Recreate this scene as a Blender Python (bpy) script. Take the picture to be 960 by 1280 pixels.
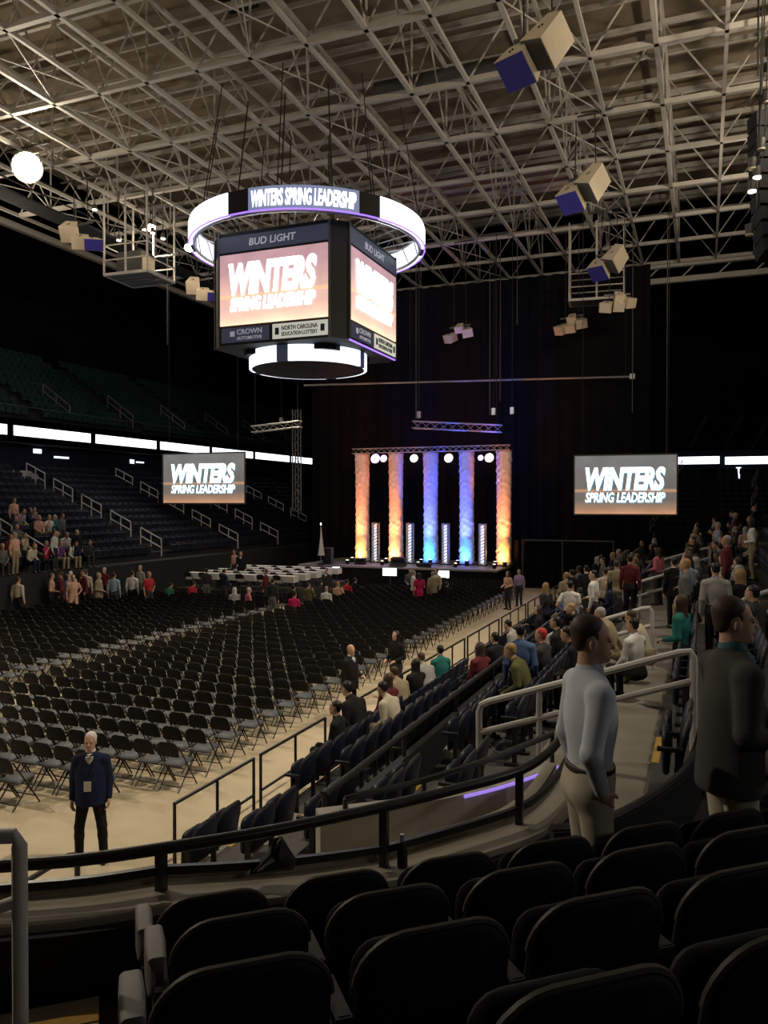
import bpy, bmesh, math, random
import numpy as np
from mathutils import Vector, Matrix, Quaternion

for o in list(bpy.data.objects): bpy.data.objects.remove(o)
random.seed(7)
SC = bpy.context.scene
COL = SC.collection
R = math.radians

# ------------------------------------------------------------------ camera, world, house lights, exposure
CAM_H = 4.9                      # eye height above the arena floor
YAW = R(21.8)                    # camera is turned left of the hall's long axis (+Y)
cam_d = bpy.data.cameras.new('camera'); cam = bpy.data.objects.new('camera', cam_d); COL.objects.link(cam)
cam_d.sensor_fit = 'HORIZONTAL'; cam_d.sensor_width = 36.0; cam_d.lens = 37.5
cam_d.clip_start = 0.05; cam_d.clip_end = 300
cam.location = (0, 0, CAM_H); cam.rotation_euler = (R(90 - 0.69), 0, YAW)
SC.camera = cam

world = bpy.data.worlds.new('hall_air'); SC.world = world; world.use_nodes = True
bg = world.node_tree.nodes['Background']; bg.inputs[0].default_value = (0.72, 0.74, 0.85, 1); bg.inputs[1].default_value = 0.006

SC.view_settings.view_transform = 'Standard'; SC.view_settings.look = 'None'
SC.view_settings.gamma = 1.0; SC.view_settings.exposure = 0.0; SC.view_settings.use_curve_mapping = False

WARM = (1.0, 0.86, 0.66)
def aim(o, target):
    d = Vector(target) - o.location
    o.rotation_euler = d.to_track_quat('-Z', 'Y').to_euler()
def spot(name, loc, target, power, color, angle=70, blend=0.6, radius=0.15, parent=None):
    l = bpy.data.lights.new(name, 'SPOT'); l.energy = power; l.color = color
    l.spot_size = R(angle); l.spot_blend = blend; l.shadow_soft_size = radius
    o = bpy.data.objects.new(name, l); COL.objects.link(o); o.location = loc; aim(o, target)
    return o
def point(name, loc, power, color, radius=0.1):
    l = bpy.data.lights.new(name, 'POINT'); l.energy = power; l.color = color; l.shadow_soft_size = radius
    o = bpy.data.objects.new(name, l); COL.objects.link(o); o.location = loc
    return o
# house floodlights, the last four added out of frame for brightness: (position, aim, beam power, cone, spill power)
HOUSE = [((-28.2, 27.5, 19.9), (-3, 4, 3), 5200, 105, 220),
         ((-27.6, 35.3, 19.6), (-20, 29, 0), 5200, 84, 120),
         ((-27.4, 38.6, 19.5), (-19, 32, 0), 3400, 84, 120),
         ((4.0, 12.0, 19.6), (-11.5, 13, 0), 9000, 62, 0),
         ((4.2, 22.0, 19.6), (-13, 20, 0), 8000, 64, 0),
         ((4.4, 32.0, 19.6), (-19, 30, 0), 5000, 64, 0),
         ((-24.0, 3.0, 19.6), (-8.0, 10, 0), 7500, 84, 0)]
# unseen uplights added to brighten the roof frame: (position, aim, power)
ROOF_FILL = [((5.6, 9.0, 17.6), (-3, 20, 24.5), 2600), ((5.8, 24.0, 17.6), (-4, 33, 24.5), 2600), ((5.6, 38.0, 17.6), (-8, 44, 24.5), 1500),
             ((-33.0, 9.0, 17.6), (-22, 20, 24.5), 1200), ((-14.0, -8.0, 17.6), (-13, 8, 24.5), 1900), ((-35.0, 30.0, 17.6), (-26, 36, 24.5), 1200)]
# fill lamps added out of frame behind the right stand: (position, power)
FILL_LAMPS = [((6.45, 1.0, 7.4), 95), ((6.45, 9.0, 7.4), 250), ((6.45, 19.0, 7.4), 90)]

# ------------------------------------------------------------------ materials
def mat(name, col, rough=0.7, metal=0.0, var=0.12, scale=8.0, bump=0.0, emit=None, strength=0.0, spec=0.4, bscale=None):
    m = bpy.data.materials.new(name); m.use_nodes = True
    nt = m.node_tree; b = nt.nodes['Principled BSDF']
    b.inputs['Roughness'].default_value = rough; b.inputs['Metallic'].default_value = metal
    b.inputs['Specular IOR Level'].default_value = spec
    tc = nt.nodes.new('ShaderNodeTexCoord'); nz = nt.nodes.new('ShaderNodeTexNoise')
    nz.inputs['Scale'].default_value = scale; nz.inputs['Detail'].default_value = 4
    nt.links.new(tc.outputs['Object'], nz.inputs['Vector'])
    mx = nt.nodes.new('ShaderNodeMix'); mx.data_type = 'RGBA'
    mx.inputs[6].default_value = tuple(max(0, c * (1 - var)) for c in col[:3]) + (1,)
    mx.inputs[7].default_value = tuple(min(1, c * (1 + var)) for c in col[:3]) + (1,)
    nt.links.new(nz.outputs['Fac'], mx.inputs[0]); nt.links.new(mx.outputs[2], b.inputs['Base Color'])
    if bump:
        bp = nt.nodes.new('ShaderNodeBump'); bp.inputs['Strength'].default_value = bump
        src = nz
        if bscale:
            src = nt.nodes.new('ShaderNodeTexNoise'); src.inputs['Scale'].default_value = bscale; src.inputs['Detail'].default_value = 5
            nt.links.new(tc.outputs['Object'], src.inputs['Vector'])
        nt.links.new(src.outputs['Fac'], bp.inputs['Height']); nt.links.new(bp.outputs[0], b.inputs['Normal'])
    if emit:
        b.inputs['Emission Color'].default_value = tuple(emit) + (1,); b.inputs['Emission Strength'].default_value = strength
    return m

def srgb(r, g, b):
    f = lambda c: (c / 255 / 12.92) if c / 255 <= 0.04045 else ((c / 255 + 0.055) / 1.055) ** 2.4
    return (f(r), f(g), f(b))

M = {}
M['concrete'] = mat('tan_concrete', (0.47, 0.39, 0.265), 0.75, var=0.25, scale=1.3, bump=0.05, bscale=30)
M['grey_concrete'] = mat('grey_concrete', (0.31, 0.28, 0.225), 0.85, var=0.25, scale=2.5, bump=0.15, bscale=40)
M['pale_concrete'] = mat('pale_concrete', (0.42, 0.39, 0.35), 0.85, var=0.2, scale=2.5, bump=0.1, bscale=40)
M['walk_concrete'] = mat('walkway_concrete', (0.17, 0.155, 0.13), 0.85, var=0.25, scale=2.5, bump=0.1, bscale=40)
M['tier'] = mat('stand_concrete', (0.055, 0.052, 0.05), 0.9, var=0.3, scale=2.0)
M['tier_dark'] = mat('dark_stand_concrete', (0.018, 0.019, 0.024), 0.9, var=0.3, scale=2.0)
M['black_paint'] = mat('black_paint', (0.012, 0.012, 0.013), 0.8, var=0.3, scale=3)
M['black_rail'] = mat('black_rail_paint', (0.018, 0.017, 0.017), 0.38, var=0.2, scale=12)
M['white_rail'] = mat('white_rail_paint', (0.48, 0.46, 0.45), 0.5, var=0.1, scale=10)
M['chair_seat'] = mat('chair_seat_vinyl', (0.052, 0.056, 0.064), 0.6, var=0.2, scale=14, spec=0.5)
M['chair_back'] = mat('chair_back_vinyl', (0.006, 0.006, 0.007), 0.65, var=0.2, scale=14)
M['chair_frame'] = mat('chair_frame_steel', (0.018, 0.016, 0.015), 0.4, metal=0.2, var=0.2, scale=20)
M['seat_shell'] = mat('stadium_seat_shell', (0.0035, 0.0035, 0.004), 0.75, spec=0.2, var=0.3, scale=12, bump=0.04, bscale=120)
M['seat_rim_highlight'] = mat('stadium_seat_rim_highlight', (0.045, 0.039, 0.032), 0.55, var=0.4, scale=9)  # brownish lamplight on the seat tops, put into the colour
M['seat_navy'] = mat('navy_seat_plastic', (0.007, 0.010, 0.024), 0.5, var=0.25, scale=9)
M['seat_far'] = mat('navy_seat_plastic_far', (0.008, 0.011, 0.024), 0.6, var=0.25, scale=1.5)
M['seat_green'] = mat('green_upper_seat', (0.013, 0.042, 0.042), 0.6, var=0.3, scale=1.5)
M['end_cap'] = mat('pale_plastic_end', (0.20, 0.19, 0.185), 0.6, var=0.15, scale=14)
M['yellow'] = mat('yellow_nosing', (0.42, 0.25, 0.05), 0.7, var=0.3, scale=14)
M['curtain'] = mat('black_curtain', (0.006, 0.006, 0.007), 0.95, var=0.4, scale=1.0, spec=0.1)
M['wall'] = mat('dark_wall', (0.010, 0.010, 0.013), 0.95, var=0.3, scale=0.6, spec=0.1)
M['wall_navy'] = mat('navy_wall', (0.012, 0.015, 0.030), 0.9, var=0.3, scale=0.6, spec=0.1)
M['steel'] = mat('roof_steel_paint', (0.50, 0.46, 0.41), 0.6, var=0.15, scale=3)
M['steel_dark'] = mat('grey_steel', (0.10, 0.095, 0.09), 0.5, metal=0.4, var=0.2, scale=6)
M['alu'] = mat('truss_aluminium', (0.55, 0.54, 0.53), 0.35, metal=0.8, var=0.1, scale=10)
M['cream'] = mat('cream_cabinet', (0.72, 0.60, 0.44), 0.6, var=0.1, scale=2.5, bump=0.03)
M['grille_blue'] = mat('blue_grille_cloth', (0.045, 0.04, 0.28), 0.9, var=0.2, scale=30)
M['grille_grey'] = mat('grey_grille_cloth', (0.075, 0.078, 0.075), 0.9, var=0.2, scale=30)
M['black'] = mat('matte_black', (0.010, 0.010, 0.011), 0.7, var=0.3, scale=6)
M['cable'] = mat('black_cable', (0.02, 0.019, 0.018), 0.7)
M['cloth_white'] = mat('white_tablecloth', (0.62, 0.60, 0.57), 0.9, var=0.06, scale=9, bump=0.1)
M['column'] = mat('crushed_white_fabric', (0.8, 0.8, 0.8), 0.8, var=0.35, scale=7, bump=1.0, bscale=7)  # tone mottling stands in for shading between the crumples
M['stage'] = mat('stage_deck', (0.26, 0.25, 0.25), 0.45, var=0.15, scale=2)
M['skirt'] = mat('black_stage_skirt', (0.008, 0.008, 0.009), 0.95, var=0.3, scale=4, spec=0.1)
M['led_white'] = mat('led_strip_white', (0.6, 0.65, 0.7), 0.5, emit=(0.82, 0.90, 1.0), strength=2.6)
M['led_letters'] = mat('led_letter_white', (0.8, 0.8, 0.8), 0.5, emit=(0.92, 0.96, 1.0), strength=2.5)
M['board_letters'] = mat('board_letter_white', (0.8, 0.8, 0.8), 0.5, emit=(0.92, 0.96, 1.0), strength=7.0)
M['led_panel'] = mat('led_panel_blue_grey', (0.1, 0.1, 0.12), 0.5, emit=(0.30, 0.36, 0.60), strength=0.55)
M['led_bright'] = mat('led_panel_bright', (0.6, 0.65, 0.7), 0.5, emit=(0.80, 0.88, 1.0), strength=1.5)
M['reflection_violet'] = mat('violet_reflection', (0.3, 0.2, 0.6), 0.5, emit=(0.42, 0.26, 1.0), strength=0.75)  # emission stands in for a reflected LED line
M['led_purple'] = mat('led_purple_edge', (0.3, 0.2, 0.6), 0.5, emit=(0.30, 0.14, 1.0), strength=1.6)
M['lamp_warm'] = mat('lamp_lens_warm', (1, 0.9, 0.7), 0.4, emit=(1.0, 0.90, 0.62), strength=60)
M['lamp_small'] = mat('lamp_lens_small', (1, 0.9, 0.7), 0.4, emit=(1.0, 0.90, 0.66), strength=9)
M['stage_lamp'] = mat('stage_lamp_lens_warm', (1, 0.9, 0.7), 0.4, emit=(1.0, 0.86, 0.55), strength=4.5)
M['stage_lamp_violet'] = mat('stage_lamp_lens_violet', (0.8, 0.7, 1), 0.4, emit=(0.62, 0.42, 1.0), strength=5)
M['glow_tube'] = mat('tower_led_tube', (0.8, 0.8, 0.9), 0.4, emit=(0.82, 0.85, 1.0), strength=1.3)
M['sponsor_white'] = mat('pale_sponsor_panel', (0.6, 0.6, 0.55), 0.5, emit=(0.85, 0.85, 0.75), strength=0.42)
M['sponsor_dark'] = mat('dark_sponsor_panel', (0.02, 0.02, 0.03), 0.5, emit=(0.06, 0.07, 0.12), strength=0.35)
M['print_dark'] = mat('dark_print', (0.02, 0.03, 0.05), 0.5)
M['print_pale'] = mat('pale_print', (0.5, 0.5, 0.55), 0.5, emit=(0.6, 0.65, 0.8), strength=0.22)
M['print_blue'] = mat('blue_shadow_print', (0.05, 0.2, 0.3), 0.5, emit=(0.14, 0.42, 0.56), strength=0.6)
M['glass_dark'] = mat('dark_window_glass', (0.02, 0.022, 0.03), 0.1)
M['plastic_clear'] = mat('clear_bottle', (0.35, 0.35, 0.36), 0.15, spec=0.8)
M['white_plastic'] = mat('white_plastic', (0.6, 0.58, 0.54), 0.6, bump=0.3)

def screen_mat(name, gain, mid, low, sky):
    m = bpy.data.materials.new(name); m.use_nodes = True; nt = m.node_tree; b = nt.nodes['Principled BSDF']
    tc = nt.nodes.new('ShaderNodeTexCoord'); sp = nt.nodes.new('ShaderNodeSeparateXYZ')
    nt.links.new(tc.outputs['UV'], sp.inputs[0])
    rp = nt.nodes.new('ShaderNodeValToRGB'); e = rp.color_ramp.elements
    e[0].position = 0.0; e[0].color = low + (1,); e[1].position = 1.0; e[1].color = sky + (1,)
    for p, c in ((0.10, tuple(0.45 * a + 0.55 * z for a, z in zip(low, mid))), (0.24, mid), (0.36, mid),
                 (0.40, (0.75, 0.42, 0.22)), (0.44, mid), (0.8, sky)):
        k = e.new(p); k.color = c + (1,)
    nt.links.new(sp.outputs[1], rp.inputs[0])
    nz = nt.nodes.new('ShaderNodeTexNoise'); nz.inputs['Scale'].default_value = 3.0
    nt.links.new(tc.outputs['UV'], nz.inputs[0])
    mx = nt.nodes.new('ShaderNodeMix'); mx.data_type = 'RGBA'; mx.blend_type = 'MULTIPLY'; mx.inputs[0].default_value = 0.5
    nt.links.new(rp.outputs[0], mx.inputs[6]); nt.links.new(nz.outputs['Fac'], mx.inputs[7])
    b.inputs['Base Color'].default_value = (0.02, 0.02, 0.02, 1)
    nt.links.new(mx.outputs[2], b.inputs['Emission Color']); b.inputs['Emission Strength'].default_value = gain
    return m
M['screen'] = screen_mat('projection_screen_image', 1.0, (0.22, 0.19, 0.17), (0.85, 0.42, 0.22), (0.24, 0.23, 0.22))
M['board'] = screen_mat('scoreboard_image', 2.1, (0.55, 0.33, 0.28), (1.0, 0.62, 0.42), (0.35, 0.20, 0.22))

# ------------------------------------------------------------------ mesh helpers
class MB:
    def __init__(s): s.v = []; s.f = []; s.uv = None
    def add(s, vs, fs):
        n = len(s.v); s.v += [tuple(p) for p in vs]; s.f += [tuple(i + n for i in f) for f in fs]; return s
    def box(s, c, size, rot=None):
        x, y, z = (a / 2 for a in size)
        vs = [Vector(p) for p in ((-x,-y,-z),(x,-y,-z),(x,y,-z),(-x,y,-z),(-x,-y,z),(x,-y,z),(x,y,z),(-x,y,z))]
        if rot is not None: vs = [rot @ p for p in vs]
        c = Vector(c)
        return s.add([p + c for p in vs], [(0,3,2,1),(4,5,6,7),(0,1,5,4),(1,2,6,5),(2,3,7,6),(3,0,4,7)])
    def span(s, a, b):       # box between two corners
        c = [(p + q) / 2 for p, q in zip(a, b)]; return s.box(c, [abs(q - p) for p, q in zip(a, b)])
    def beam(s, a, b, w, h=None, up=(0, 0, 1)):
        a = Vector(a); b = Vector(b); h = h or w; d = (b - a); L = d.length; d.normalize()
        u = Vector(up); x = d.cross(u)
        if x.length < 1e-4: x = d.cross(Vector((1, 0, 0)))
        x.normalize(); z = x.cross(d)
        m = Matrix((x, d, z)).transposed()
        return s.box((a + b) / 2, (w, L, h), m)
    def tube(s, pts, r, n=8, cap=True, closed=False):
        pts = [Vector(p) for p in pts]; N = len(pts); rs = r if isinstance(r, (list, tuple)) else [r] * N
        rings = []; prev = None
        for i, p in enumerate(pts):
            if closed: d = pts[(i + 1) % N] - pts[i - 1]
            else: d = pts[min(i + 1, N - 1)] - pts[max(i - 1, 0)]
            d.normalize()
            if prev is None:
                u = Vector((0, 0, 1)) if abs(d.z) < 0.9 else Vector((1, 0, 0))
                x = d.cross(u).normalized()
            else:
                x = (prev - d * prev.dot(d)).normalized()
            prev = x; y = d.cross(x)
            rings.append([p + (x * math.cos(2 * math.pi * k / n) + y * math.sin(2 * math.pi * k / n)) * rs[i] for k in range(n)])
        vs = [v for rg in rings for v in rg]; fs = []
        for i in range(N if closed else N - 1):
            a = i * n; b = ((i + 1) % N) * n
            for k in range(n): fs.append((a + k, a + (k + 1) % n, b + (k + 1) % n, b + k))
        if cap and not closed:
            fs.append(tuple(range(n))[::-1]); fs.append(tuple((N - 1) * n + k for k in range(n)))
        return s.add(vs, fs)
    def lathe(s, prof, n=16, c=(0, 0, 0)):
        vs = []; fs = []
        for (r, z) in prof:
            for k in range(n): a = 2 * math.pi * k / n; vs.append((c[0] + r * math.cos(a), c[1] + r * math.sin(a), c[2] + z))
        for i in range(len(prof) - 1):
            for k in range(n): fs.append((i*n+k, i*n+(k+1)%n, (i+1)*n+(k+1)%n, (i+1)*n+k))
        fs.append(tuple(range(n))[::-1]); fs.append(tuple((len(prof)-1)*n+k for k in range(n)))
        return s.add(vs, fs)
    def prism(s, poly, z0, z1):    # polygon (x, y) extruded in z
        n = len(poly); vs = [(x, y, z0) for x, y in poly] + [(x, y, z1) for x, y in poly]
        return s.add(vs, [tuple(range(n))[::-1], tuple(range(n, 2 * n))] + [(i, (i+1) % n, n + (i+1) % n, n + i) for i in range(n)])
    def slab(s, outline, th, bend=0.0, rnd=0.35, fn=None):
        """rounded-edge panel: outline in (x, z), thickness along y, bent as y = bend*x^2"""
        n = len(outline); cx = sum(p[0] for p in outline) / n; cz = sum(p[1] for p in outline) / n
        e = th * rnd; levels = []
        for y, ins in ((-th/2, e), (-th/2 + e*0.5, e*0.25), (0, 0), (th/2 - e*0.5, e*0.25), (th/2, e)):
            ring = []
            for x, z in outline:
                dx, dz = x - cx, z - cz; L = math.hypot(dx, dz) or 1
                xx = x - dx / L * ins; zz = z - dz / L * ins
                p = (xx, y + bend * xx * xx, zz); ring.append(fn(p) if fn else p)
            levels.append(ring)
        vs = [p for r_ in levels for p in r_]; fs = []
        for i in range(4):
            for k in range(n): fs.append((i*n+k, (i+1)*n+k, (i+1)*n+(k+1)%n, i*n+(k+1)%n))
        m0 = (cx, -th/2, cz); m1 = (cx, th/2, cz)
        vs += [fn(m0) if fn else m0, fn(m1) if fn else m1]; a = 5*n; b = 5*n+1
        for k in range(n): fs.append((a, k, (k+1)%n)); fs.append((b, 4*n+(k+1)%n, 4*n+k))
        return s.add(vs, fs)
    def mesh(s, name, m, smooth=False):
        me = bpy.data.meshes.new(name); me.from_pydata(s.v, [], s.f); me.update()
        if m is not None: me.materials.append(M[m] if isinstance(m, str) else m)
        if smooth:
            me.polygons.foreach_set('use_smooth', [True] * len(me.polygons))
            try: me.set_sharp_from_angle(angle=R(40))
            except Exception: pass
        return me
    def build(s, name, m, parent=None, smooth=False, **kw):
        return link(name, s.mesh(name, m, smooth), parent, **kw)

def link(name, me, parent=None, loc=None, rz=None, label=None, cat=None, group=None, kind=None):
    o = bpy.data.objects.new(name, me); COL.objects.link(o)
    if parent is not None: o.parent = parent
    if loc is not None: o.location = loc
    if rz is not None: o.rotation_euler = (0, 0, rz)
    tag(o, label, cat, group, kind); return o
def tag(o, label=None, cat=None, group=None, kind=None):
    if label: o['label'] = label
    if cat: o['category'] = cat
    if group: o['group'] = group
    if kind: o['kind'] = kind
    return o
def thing(name, loc=(0, 0, 0), rz=0, label=None, cat=None, group=None, kind=None):
    return link(name, None, None, loc, rz, label, cat, group, kind)
def copy_tree(o, parent=None):
    c = o.copy(); COL.objects.link(c)
    if parent is not None: c.parent = parent
    for ch in o.children: copy_tree(ch, c)
    return c
ORD = ['first','second','third','fourth','fifth','sixth','seventh','eighth','ninth','tenth','eleventh','twelfth','thirteenth','fourteenth',
       'fifteenth','sixteenth','seventeenth','eighteenth','nineteenth','twentieth','twenty-first','twenty-second','twenty-third','twenty-fourth',
       'twenty-fifth','twenty-sixth','twenty-seventh','twenty-eighth','twenty-ninth','thirtieth','thirty-first','thirty-second','thirty-third','thirty-fourth','thirty-fifth',
       'thirty-sixth','thirty-seventh','thirty-eighth','thirty-ninth','fortieth','forty-first','forty-second','forty-third','forty-fourth','forty-fifth','forty-sixth','forty-seventh','forty-eighth']
CY, SY = math.cos(YAW), math.sin(YAW)
def seen(px, D):                  # plan position of something judged to stand D metres ahead at picture column px
    r = (px - 480) / 1000 * D
    return (r * CY - D * SY, r * SY + D * CY)
def hgt(py, D): return CAM_H - (py - 628) / 1000 * D
def camspace(p): 
    return (p[0] * CY + p[1] * SY, -p[0] * SY + p[1] * CY)
def in_view(p, z=0.5, m=60):
    r, d = camspace(p)
    if d < 0.5: return False
    x = 480 + 1000 * r / d; y = 628 + 1000 * (CAM_H - z) / d
    return -m < x < 960 + m and -m < y < 1280 + m
def bar_thing(parent, name, a, b, r, m, n=6): return MB().tube([a, b], r, n).build(name, m, parent, True)

def text_mesh(body, m, size=1.0, shear=0.0, bold=0.0, sx=1.0, depth=0.01, spacing=1.0, fit=None, xf=None, bend=None):
    cu = bpy.data.curves.new('lettering', 'FONT'); cu.body = body; cu.size = size; cu.shear = shear; cu.offset = bold
    cu.extrude = depth; cu.align_x = 'CENTER'; cu.align_y = 'CENTER'; cu.space_character = spacing; cu.resolution_u = 3
    o = bpy.data.objects.new('lettering', cu); COL.objects.link(o)
    dg = bpy.context.evaluated_depsgraph_get(); me = bpy.data.meshes.new_from_object(o.evaluated_get(dg))
    bpy.data.objects.remove(o); bpy.data.curves.remove(cu)
    n = len(me.vertices); co = np.empty(n * 3, np.float32); me.vertices.foreach_get('co', co); co = co.reshape(-1, 3)
    co[:, 0] *= sx
    w = np.ptp(co[:, 0]); h = np.ptp(co[:, 1])
    co[:, 0] -= (co[:, 0].max() + co[:, 0].min()) / 2; co[:, 1] -= (co[:, 1].max() + co[:, 1].min()) / 2
    if fit: co[:, 0] *= fit[0] / w; co[:, 1] *= fit[1] / h
    if bend:                   # wrap onto a ring: (radius, centre angle)
        rad, ang = bend; a = ang + co[:, 0] / rad; rr = rad + co[:, 2]
        co = np.stack([rr * np.cos(a), rr * np.sin(a), co[:, 1]], 1).astype(np.float32)
    elif xf is not None:
        A = np.array(xf, np.float32); co = co @ A[:3, :3].T + A[:3, 3]
    me.vertices.foreach_set('co', co.astype(np.float32).ravel()); me.update()
    me.materials.clear(); me.materials.append(M[m]); return me
def face_xf(center, xdir, up, nrm):
    return [[xdir[i], up[i], nrm[i], center[i]] for i in range(3)]
def quad_uv(name, m, parent, c, xdir, up, w, h, th=0.0):
    """flat display panel with a UV map, its own thickness behind it"""
    c = Vector(c); x = Vector(xdir).normalized() * w / 2; u = Vector(up).normalized() * h / 2; nrm = x.cross(u).normalized()
    f = [c - x - u, c + x - u, c + x + u, c - x + u]; b = [p - nrm * th for p in f]
    me = bpy.data.meshes.new(name); me.from_pydata([tuple(p) for p in f + b], [], [(0,1,2,3),(7,6,5,4),(0,4,5,1),(1,5,6,2),(2,6,7,3),(3,7,4,0)])
    uv = me.uv_layers.new(name='UVMap'); crd = [(0,0),(1,0),(1,1),(0,1)] * 2
    for p in me.polygons:
        for li in p.loop_indices: uv.data[li].uv = crd[me.loops[li].vertex_index]
    me.materials.append(M[m]); return link(name, me, parent)
# ------------------------------------------------------------------ people: one continuous surface grown from tapered limbs
def _cone(P, a, b, r1, r2, sc):
    if sc is not None: P = P / sc; a = a / sc; b = b / sc
    ab = b - a; L = float(ab @ ab) + 1e-9
    t = np.clip(((P - a) @ ab) / L, 0, 1)
    d = np.linalg.norm(P - (a + t[..., None] * ab), axis=-1) - (r1 + t * (r2 - r1))
    return d if sc is None else d * min(sc)
def _ell(P, c, r, rot):
    q = P - c
    if rot is not None: q = q @ rot          # into the local frame
    k0 = np.linalg.norm(q / r, axis=-1); k1 = np.linalg.norm(q / (r * r), axis=-1) + 1e-9
    return k0 * (k0 - 1) / k1
def _disc(P, c, rx, ry, hz):
    q = P - c; e = (np.sqrt((q[..., 0] / rx) ** 2 + (q[..., 1] / ry) ** 2) - 1) * min(rx, ry)
    return np.maximum(e, np.abs(q[..., 2]) - hz)

class Field:
    def __init__(s, lo, hi, h):
        s.lo = np.array(lo, np.float32); s.h = h; s.n = np.ceil((np.array(hi) - s.lo) / h).astype(int) + 1
        s.val = np.full(tuple(s.n), 0.5, np.float32)
    def put(s, pr):
        kind, a, k, cut = pr; pad = k + 3 * s.h
        if kind == 'h':
            z = s.lo[2] + s.h * np.arange(s.n[2], dtype=np.float32); s.val = np.maximum(s.val, (a[0] - z)[None, None, :]); return
        if kind == 'c':
            p, q, r1, r2, sc = a; scv = np.array(sc if sc is not None else (1, 1, 1)); m = max(r1, r2) * scv + pad
            lo = np.minimum(p, q) - m; hi = np.maximum(p, q) + m
        elif kind == 'e': lo = a[0] - max(a[1]) - pad; hi = a[0] + max(a[1]) + pad
        else: m = np.array((a[1], a[2], a[3])) + pad; lo = a[0] - m; hi = a[0] + m
        i0 = np.clip(np.floor((lo - s.lo) / s.h).astype(int), 0, s.n); i1 = np.clip(np.ceil((hi - s.lo) / s.h).astype(int) + 1, 0, s.n)
        if (i1 <= i0).any(): return
        ax = [s.lo[d] + s.h * np.arange(i0[d], i1[d], dtype=np.float32) for d in range(3)]
        P = np.stack(np.meshgrid(*ax, indexing='ij'), -1)
        d = _cone(P, *a) if kind == 'c' else _ell(P, *a) if kind == 'e' else _disc(P, *a)
        sl = tuple(slice(i0[j], i1[j]) for j in range(3)); v = s.val[sl]
        if cut: s.val[sl] = np.maximum(v, -d); return
        hh = np.clip(0.5 + 0.5 * (v - d) / k, 0, 1); s.val[sl] = v * (1 - hh) + d * hh - k * hh * (1 - hh)
    def surface(s):
        V = s.val; ins = V < 0; nx, ny, nz = (int(v) for v in s.n)
        c = np.zeros((nx-1, ny-1, nz-1), np.int8)
        for dx in (0, 1):
            for dy in (0, 1):
                for dz in (0, 1): c += ins[dx:nx-1+dx, dy:ny-1+dy, dz:nz-1+dz]
        cells = np.argwhere((c > 0) & (c < 8))
        idx = np.full((nx-1, ny-1, nz-1), -1, np.int64); idx[tuple(cells.T)] = np.arange(len(cells))
        acc = np.zeros((len(cells), 3)); cnt = np.zeros(len(cells))
        crn = [(a, b, d) for a in (0, 1) for b in (0, 1) for d in (0, 1)]
        for i, p in enumerate(crn):
            for q in crn[i+1:]:
                if sum(abs(u - w) for u, w in zip(p, q)) != 1: continue
                va = V[tuple((cells + p).T)]; vb = V[tuple((cells + q).T)]; x = (va < 0) != (vb < 0)
                t = np.where(x, va / (va - vb + 1e-12), 0)
                acc += x[:, None] * (np.array(p) + t[:, None] * (np.array(q) - np.array(p))); cnt += x
        pts = s.lo + s.h * (cells + acc / np.maximum(cnt, 1)[:, None])
        quads = []
        for ax in range(3):
            o1, o2 = [(1, 2), (2, 0), (0, 1)][ax]
            sl0 = [slice(None)] * 3; sl1 = [slice(None)] * 3; sl0[ax] = slice(0, -1); sl1[ax] = slice(1, None)
            e = ins[tuple(sl0)] != ins[tuple(sl1)]
            E = np.argwhere(e); E = E[(E[:, o1] > 0) & (E[:, o2] > 0) & (E[:, o1] < s.n[o1]-1) & (E[:, o2] < s.n[o2]-1)]
            flip = ins[tuple(E.T)]
            def cid(a, b):
                F = E.copy(); F[:, o1] -= a; F[:, o2] -= b; return idx[tuple(F.T)]
            q = np.stack([cid(1, 1), cid(0, 1), cid(0, 0), cid(1, 0)], 1)
            q[~flip] = q[~flip][:, ::-1]; quads.append(q)
        return pts, np.concatenate(quads), cells
def _np_mesh(name, pts, quads):
    me = bpy.data.meshes.new(name); me.vertices.add(len(pts)); me.vertices.foreach_set('co', pts.astype(np.float32).ravel())
    me.loops.add(quads.size); me.loops.foreach_set('vertex_index', quads.astype(np.int32).ravel())
    me.polygons.add(len(quads)); me.polygons.foreach_set('loop_start', np.arange(0, quads.size, 4, dtype=np.int32))
    me.update(calc_edges=True); me.polygons.foreach_set('use_smooth', [True] * len(quads)); return me

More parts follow.
